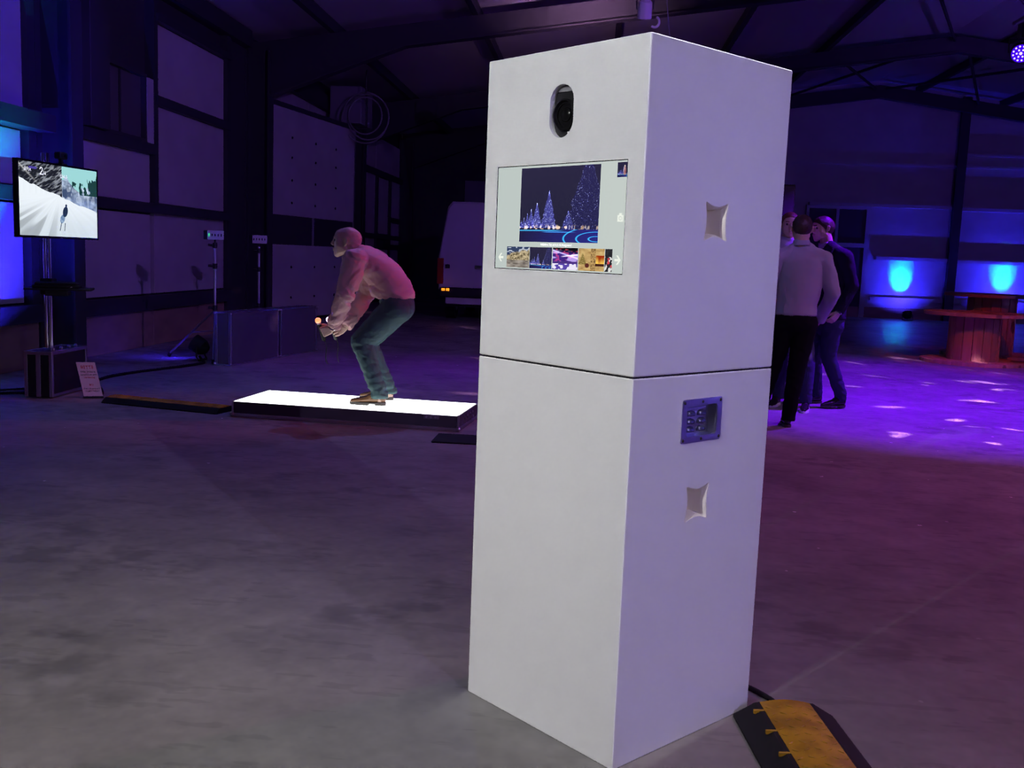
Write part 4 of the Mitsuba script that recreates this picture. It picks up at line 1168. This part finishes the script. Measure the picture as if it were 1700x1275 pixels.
# shirt
sl = []
for a, b, c in ((shN, elN, wrN), (shF, elF, wrF)):
    arm = union(limb([(a, .090), (a * .5 + b * .5, .079), (b, .066), (b * .5 + c * .5, .059), (c, .049), (c + (c - b) * .2, .042)]))
    ax = ndir(c - b)
    sl.append(arm.trim_by_plane(tuple(-ax), float(-ax @ (c + ax * .005))))
ts = [hull(blob(a, r, w, LT), blob(b, q, u, LT)) for (a, r, w), (b, q, u) in zip(tor[:-1], tor[1:])]
ts.append(hull(blob((-1.700, 7.83, 1.040), .080, .13, LT), blob((-1.66, 7.83, 1.10), .10, .15, LT), blob((-1.63, 7.83, 1.02), .09, .15, LT)))
ts.append(hull(blob((-1.838, 7.83, 1.268), .092, .150, LT), blob(shN, .080), blob((-1.78, 7.83, 1.22), .10)))
ts.append(hull(blob((-1.838, 7.83, 1.268), .092, .150, LT), blob(shF, .080), blob((-1.78, 7.83, 1.22), .10)))
sh = union(ts).trim_by_plane(tuple(ndir((-.05, 0, 1))), float(ndir((-.05, 0, 1)) @ V(-1.60, 7.83, .972)))
sh = union([sh] + sl)
part(sk, 'shirt', soft(sh, .013, 8, folds(.017, 11.0, 3, (1.2, .7, 1.2))), 'pink_shirt', True, label='pink long-sleeved shirt')
ch = [hull(blob((-1.900, 7.83, 1.315), .078, .080, LT), blob((-1.855, 7.83, 1.295), .090, .095, LT))]
part(sk, 'collar', soft(union(ch).trim_by_plane(tuple(ndir((.80, 0, -.60))), float(ndir((.80, 0, -.60)) @ V(-1.905, 7.83, 1.335))), .012, 3), 'pink_shirt', True)
for c, b in ((wrN, elN), (wrF, elF)):
    ax = ndir(c - b)
    part(sk, 'cuff', soft(man(cyl(c - ax * .062, c + ax * .008, .050, 24, .047)), .012, 3, folds(.004, 26)), 'pink_shirt', True)
# trousers
tb = [hull(blob((-1.578, 7.83, .965), .126, .160, LT), blob((-1.558, 7.83, .908), .136, .172, LT))]
for h, k, a in ((hipN, knN, anN), (hipF, knF, anF)):
    tb += limb([(h, .122), (h * .5 + k * .5, .103), (k, .083), (k * .45 + a * .55, .070), (a, .062), (a + V(.012, 0, -.06), .063)])
tr = union(tb).trim_by_plane((0, 0, 1), .188)


def trouser_folds(v):
    low = np.clip((.42 - v[:, 2]) / .2, 0, 1)
    kn = np.exp(-((v[:, 2] - .60) / .09) ** 2)
    return folds(1, 11.0, 5, (1.0, .8, 2.0))(v) * (.005 + .011 * low + .006 * kn)


part(sk, 'trousers', soft(tr, .011, 7, trouser_folds), 'denim', True, label='teal trousers bunched at the ankles')
part(sk, 'belt', soft(hull(blob((-1.577, 7.83, .968), .130, .163, LT), blob((-1.574, 7.83, .955), .131, .165, LT)).trim_by_plane((0, 0, 1), .945).trim_by_plane((0, 0, -1), -.975), .02, 1), 'black_leather', True)
shoe(sk, (-1.598, 7.665), (-1.892, 7.655), .125, 'brown_leather', 'sole', .026)
shoe(sk, (-1.604, 7.985), (-1.895, 7.990), .125, 'brown_leather', 'sole', .026)
ax = ndir(wrN - elN)
wc = wrN + ax * .018
part(sk, 'wristwatch', cat(cyl(wc - ax * .010, wc + ax * .010, .034, 20), cyl(wc + V(-.01, -.036, .010), wc + V(-.01, -.030, .010), .017, 16)), 'chrome', 30)
# the two motion wands
for label, pos, ball, col in (('black wand with a glowing orange ball in the near hand of the crouching man', wrN + V(-.108, .030, -.052), V(-2.158, 7.655, .777), (2.6, .42, .10)),
                              ('black wand with a glowing pinkish white ball in the far hand of the crouching man', wrF + V(-.098, -.045, -.052), V(-2.124, 7.850, .775), (2.0, 1.3, 2.4))):
    w = thing('motion_wand', label, 'controller')
    ax = ndir(ball - pos)
    part(w, 'handle', cat(cyl(pos - ax * .075, ball - ax * .030, .0165, 16), cyl(pos - ax * .080, pos - ax * .075, .012, 14)), 'black', 40)
    part(w, 'collar', cyl(ball - ax * .034, ball - ax * .016, .0165, 16), 'white_plastic', 40)
    part(w, 'ball', man(trimesh.creation.icosphere(3, .024)).translate(tuple(ball)), 'white_plastic', True, emit=glow(*col), label='glowing ball')
    st = pos - ax * .078
    part(w, 'strap', tube(spline([st, st + V(.02, 0, -.06), st + V(.015, 0, -.13), st + V(.03, 0, -.19)], 14), .003, 6), 'black')

# --- the man in the white shirt seen from behind
pa = thing('person', 'man seen from behind in pale shirt and black trousers beside the white cabinet', 'person')
LT = V(1, 0, 0)
HA = face_frame((1.690, 8.43, 1.652), (.10, 1, -.05))
tor = [((1.700, 8.43, 1.475), .075, .125), ((1.705, 8.42, 1.370), .112, .185), ((1.704, 8.42, 1.20), .118, .178), ((1.692, 8.42, 1.03), .112, .162), ((1.692, 8.42, .955), .118, .170)]
shR, elR, wrR = V(1.885, 8.42, 1.405), V(1.972, 8.40, 1.135), V(1.925, 8.60, .905)
shL, elL, wrL = V(1.520, 8.43, 1.405), V(1.435, 8.45, 1.13), V(1.50, 8.68, 1.00)
hpR, knR, anR = V(1.775, 8.42, .88), V(1.722, 8.40, .48), V(1.690, 8.42, .09)
hpL, knL, anL = V(1.610, 8.42, .88), V(1.548, 8.50, .50), V(1.470, 8.58, .10)


def standing(p, tor, arms, legs, LT, head, H, hs, mats, hair, hands, shirt_hem, trouser_z, seed, cuff=.005, hair_cut=None, body_z=0.0):
    """Body, shirt or jacket, trousers and hair for a standing figure."""
    hd = head_mesh(hs)
    hd.apply_transform(H)
    fine = []
    for (sh_, el, wr), hp in zip(arms, hands):
        fine += hand_parts(wr + ndir(wr - el) * .012, *hp) + limb([(wr + (el - wr) * .3, .036), (wr + ndir(wr - el) * .012, .027)], ICO1)
    bl = [hull(blob(a, r * .86, w * .86, LT), blob(b, q * .86, u * .86, LT)) for (a, r, w), (b, q, u) in zip(tor[:-1], tor[1:])]
    nk = H[:3, 3] - .045 * H[:3, 2] - .022 * H[:3, 0]
    bl += limb([(nk, .057), (np.asarray(tor[0][0]), .062)])
    for a, b, c in arms:
        bl += limb([(a, .058), (b, .040), (c, .031)])
    pc = np.asarray(tor[-1][0])
    bl += [hull(blob(pc, .10, .145, LT), blob(pc + V(0, 0, -.08), .10, .145, LT))]
    for h, k, a in legs:
        bl += limb([(h, .088), (k, .054), (a, .038)])
    part(p, 'body', man(soft(union(bl), .022, 6)) + man(soft(union(fine), .0055, 3)) + man(hd), 'skin', True)
    add_head(p, H, hs, hair, hair_cut)
    ts = [hull(blob(a, r, w, LT), blob(b, q, u, LT)) for (a, r, w), (b, q, u) in zip(tor[:-1], tor[1:])]
    c1, r1 = np.asarray(tor[1][0]), tor[1][1]
    sl = []
    for a, b, c in arms:
        ts.append(hull(blob(tor[0][0], .070, .10, LT), blob(a, .070), blob(c1, r1 * .8)))
        arm = union(limb([(a, .074), (a * .5 + b * .5, .066), (b, .057), (b * .5 + c * .5, .053), (c, .045), (c + (c - b) * .2, .040)]))
        ax = ndir(c - b)
        sl.append(arm.trim_by_plane(tuple(-ax), float(-ax @ (c + ax * cuff))))
    sh = union([union(ts).trim_by_plane((0, 0, 1), shirt_hem)] + sl)
    part(p, mats[0], soft(sh, .015, 8, folds(.010, 8.5, seed, (1, 1, .7))), mats[1], True)
    tb = [hull(blob(pc, tor[-1][1] * .93, tor[-1][2] * .93, LT), blob(pc + V(0, 0, -.07), .122, .168, LT))]
    for h, k, a in legs:
        tb += limb([(h, .098), (h * .5 + k * .5, .086), (k, .070), (k * .5 + a * .5, .062), (a, .054), (a + V(0, 0, -.03), .054)])
    part(p, 'trousers', soft(union(tb).trim_by_plane((0, 0, 1), trouser_z), .014, 7, folds(.007, 10, seed + 2, (1, 1, 1.8))), mats[2], True)


def collar(p, base, up_, r, mat, cut=None):
    m = man(cyl(np.asarray(base) - ndir(up_) * .02, np.asarray(base) + ndir(up_) * .030, r + .010, 26, r))
    part(p, 'collar', soft(m, .012, 2), mat, True)


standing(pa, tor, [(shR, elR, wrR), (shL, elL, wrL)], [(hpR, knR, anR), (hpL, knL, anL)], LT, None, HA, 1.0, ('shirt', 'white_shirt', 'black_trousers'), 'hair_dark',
         [(ndir((-.2, .9, -.35)), (-1, -.1, .1), (0, .3, 1)), (ndir((.5, .8, .1)), (.6, -.5, -.2), (0, .2, 1))], .945, .055, 11, hair_cut=-.050)
collar(pa, (1.692, 8.42, 1.530), (0, .12, 1), .066, 'white_shirt')
shoe(pa, (1.675, 8.36), (1.700, 8.65), 0.0, 'black_leather', 'sole', .022)
shoe(pa, (1.455, 8.53), (1.38, 8.81), 0.0, 'black_leather', 'sole', .022)

# --- the man in the dark jacket, stepping to the left
pb = thing('person', 'man in dark jacket with white collar stepping left at the edge of the group', 'person')
fB = ndir((-.90, -.32, 0))
LT = ndir(np.cross(V(0, 0, 1), fB))
HB = face_frame((2.148, 9.75, 1.712), (-.92, -.34, -.05))
tor = [((2.215, 9.76, 1.525), .078, .125), ((2.270, 9.76, 1.415), .118, .180), ((2.290, 9.75, 1.22), .124, .172), ((2.285, 9.75, 1.02), .118, .160), ((2.280, 9.75, .87), .128, .170)]
shN, elN, wrN = V(2.335, 9.60, 1.450), V(2.425, 9.60, 1.185), V(2.315, 9.56, .945)
shF, elF, wrF = V(2.19, 9.93, 1.450), V(2.12, 9.99, 1.18), V(1.98, 9.85, 1.02)
hN, kN, aN = V(2.285, 9.68, .86), V(2.285, 9.70, .49), V(2.432, 9.715, .135)
hF, kF, aF = V(2.265, 9.84, .86), V(2.200, 9.93, .47), V(2.265, 10.0, .10)
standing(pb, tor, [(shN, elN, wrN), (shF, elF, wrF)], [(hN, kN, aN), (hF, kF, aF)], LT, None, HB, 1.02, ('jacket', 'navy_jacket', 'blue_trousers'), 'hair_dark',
         [(ndir((-.55, -.05, -.8)), (-.5, .8, .2), (-.6, -.5, .2)), (ndir((-.8, -.3, .1)), (.3, -.9, 0), (0, 0, 1))], .865, .075, 21, hair_cut=-.010)
collar(pb, (2.190, 9.755, 1.560), (-.28, -.05, 1), .064, 'white_shirt')
part(pb, 'lapel', soft(hull(blob((2.225, 9.62, 1.52), .012), blob((2.175, 9.60, 1.42), .014), blob((2.115, 9.66, 1.30), .012), blob((2.155, 9.66, 1.46), .012)), .015, 2), 'navy_jacket', True)
ax = ndir(wrN - elN)
part(pb, 'wristwatch', cyl(wrN + ax * .008, wrN + ax * .028, .034, 20), 'chrome', 30)
shoe(pb, (2.485, 9.735), (2.225, 9.62), 0.010, 'black_leather', 'sole', .024)
shoe(pb, (2.330, 10.03), (2.06, 9.93), 0.0, 'black_leather', 'sole', .024)

# --- the man mostly hidden behind them
pc = thing('person', 'man in jeans and white-soled shoes mostly hidden behind the others', 'person')
LT = ndir((1, .12, 0))
HC = face_frame((1.822, 9.66, 1.735), (-.10, -1, -.06))
tor = [((1.800, 9.66, 1.545), .078, .130), ((1.805, 9.66, 1.43), .118, .185), ((1.83, 9.66, 1.24), .122, .175), ((1.865, 9.66, 1.05), .118, .160), ((1.89, 9.66, .92), .126, .170)]
s1, e1, w1 = V(1.625, 9.66, 1.475), V(1.555, 9.70, 1.20), V(1.60, 9.50, 1.00)
s2, e2, w2 = V(1.990, 9.68, 1.475), V(2.03, 9.78, 1.20), V(1.93, 9.55, 1.02)
h1, k1, a1 = V(1.81, 9.66, .88), V(1.815, 9.62, .47), V(1.835, 9.70, .10)
h2, k2, a2 = V(1.98, 9.64, .88), V(2.045, 9.50, .46), V(2.040, 9.42, .10)
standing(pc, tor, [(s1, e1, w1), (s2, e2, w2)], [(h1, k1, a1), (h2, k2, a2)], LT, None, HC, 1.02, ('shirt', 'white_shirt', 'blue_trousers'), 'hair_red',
         [(ndir((.3, -.9, -.1)), (.9, .2, -.3), (0, 0, 1)), (ndir((-.3, -.9, -.1)), (-.9, .2, -.3), (0, 0, 1))], .905, .075, 31, hair_cut=.004)
collar(pc, (1.802, 9.655, 1.585), (0, -.10, 1), .066, 'white_shirt')
shoe(pc, (1.850, 9.76), (1.730, 9.51), 0.0, 'black_leather', 'white_sole', .026)
shoe(pc, (2.065, 9.50), (1.985, 9.23), 0.0, 'black_leather', 'white_sole', .026)
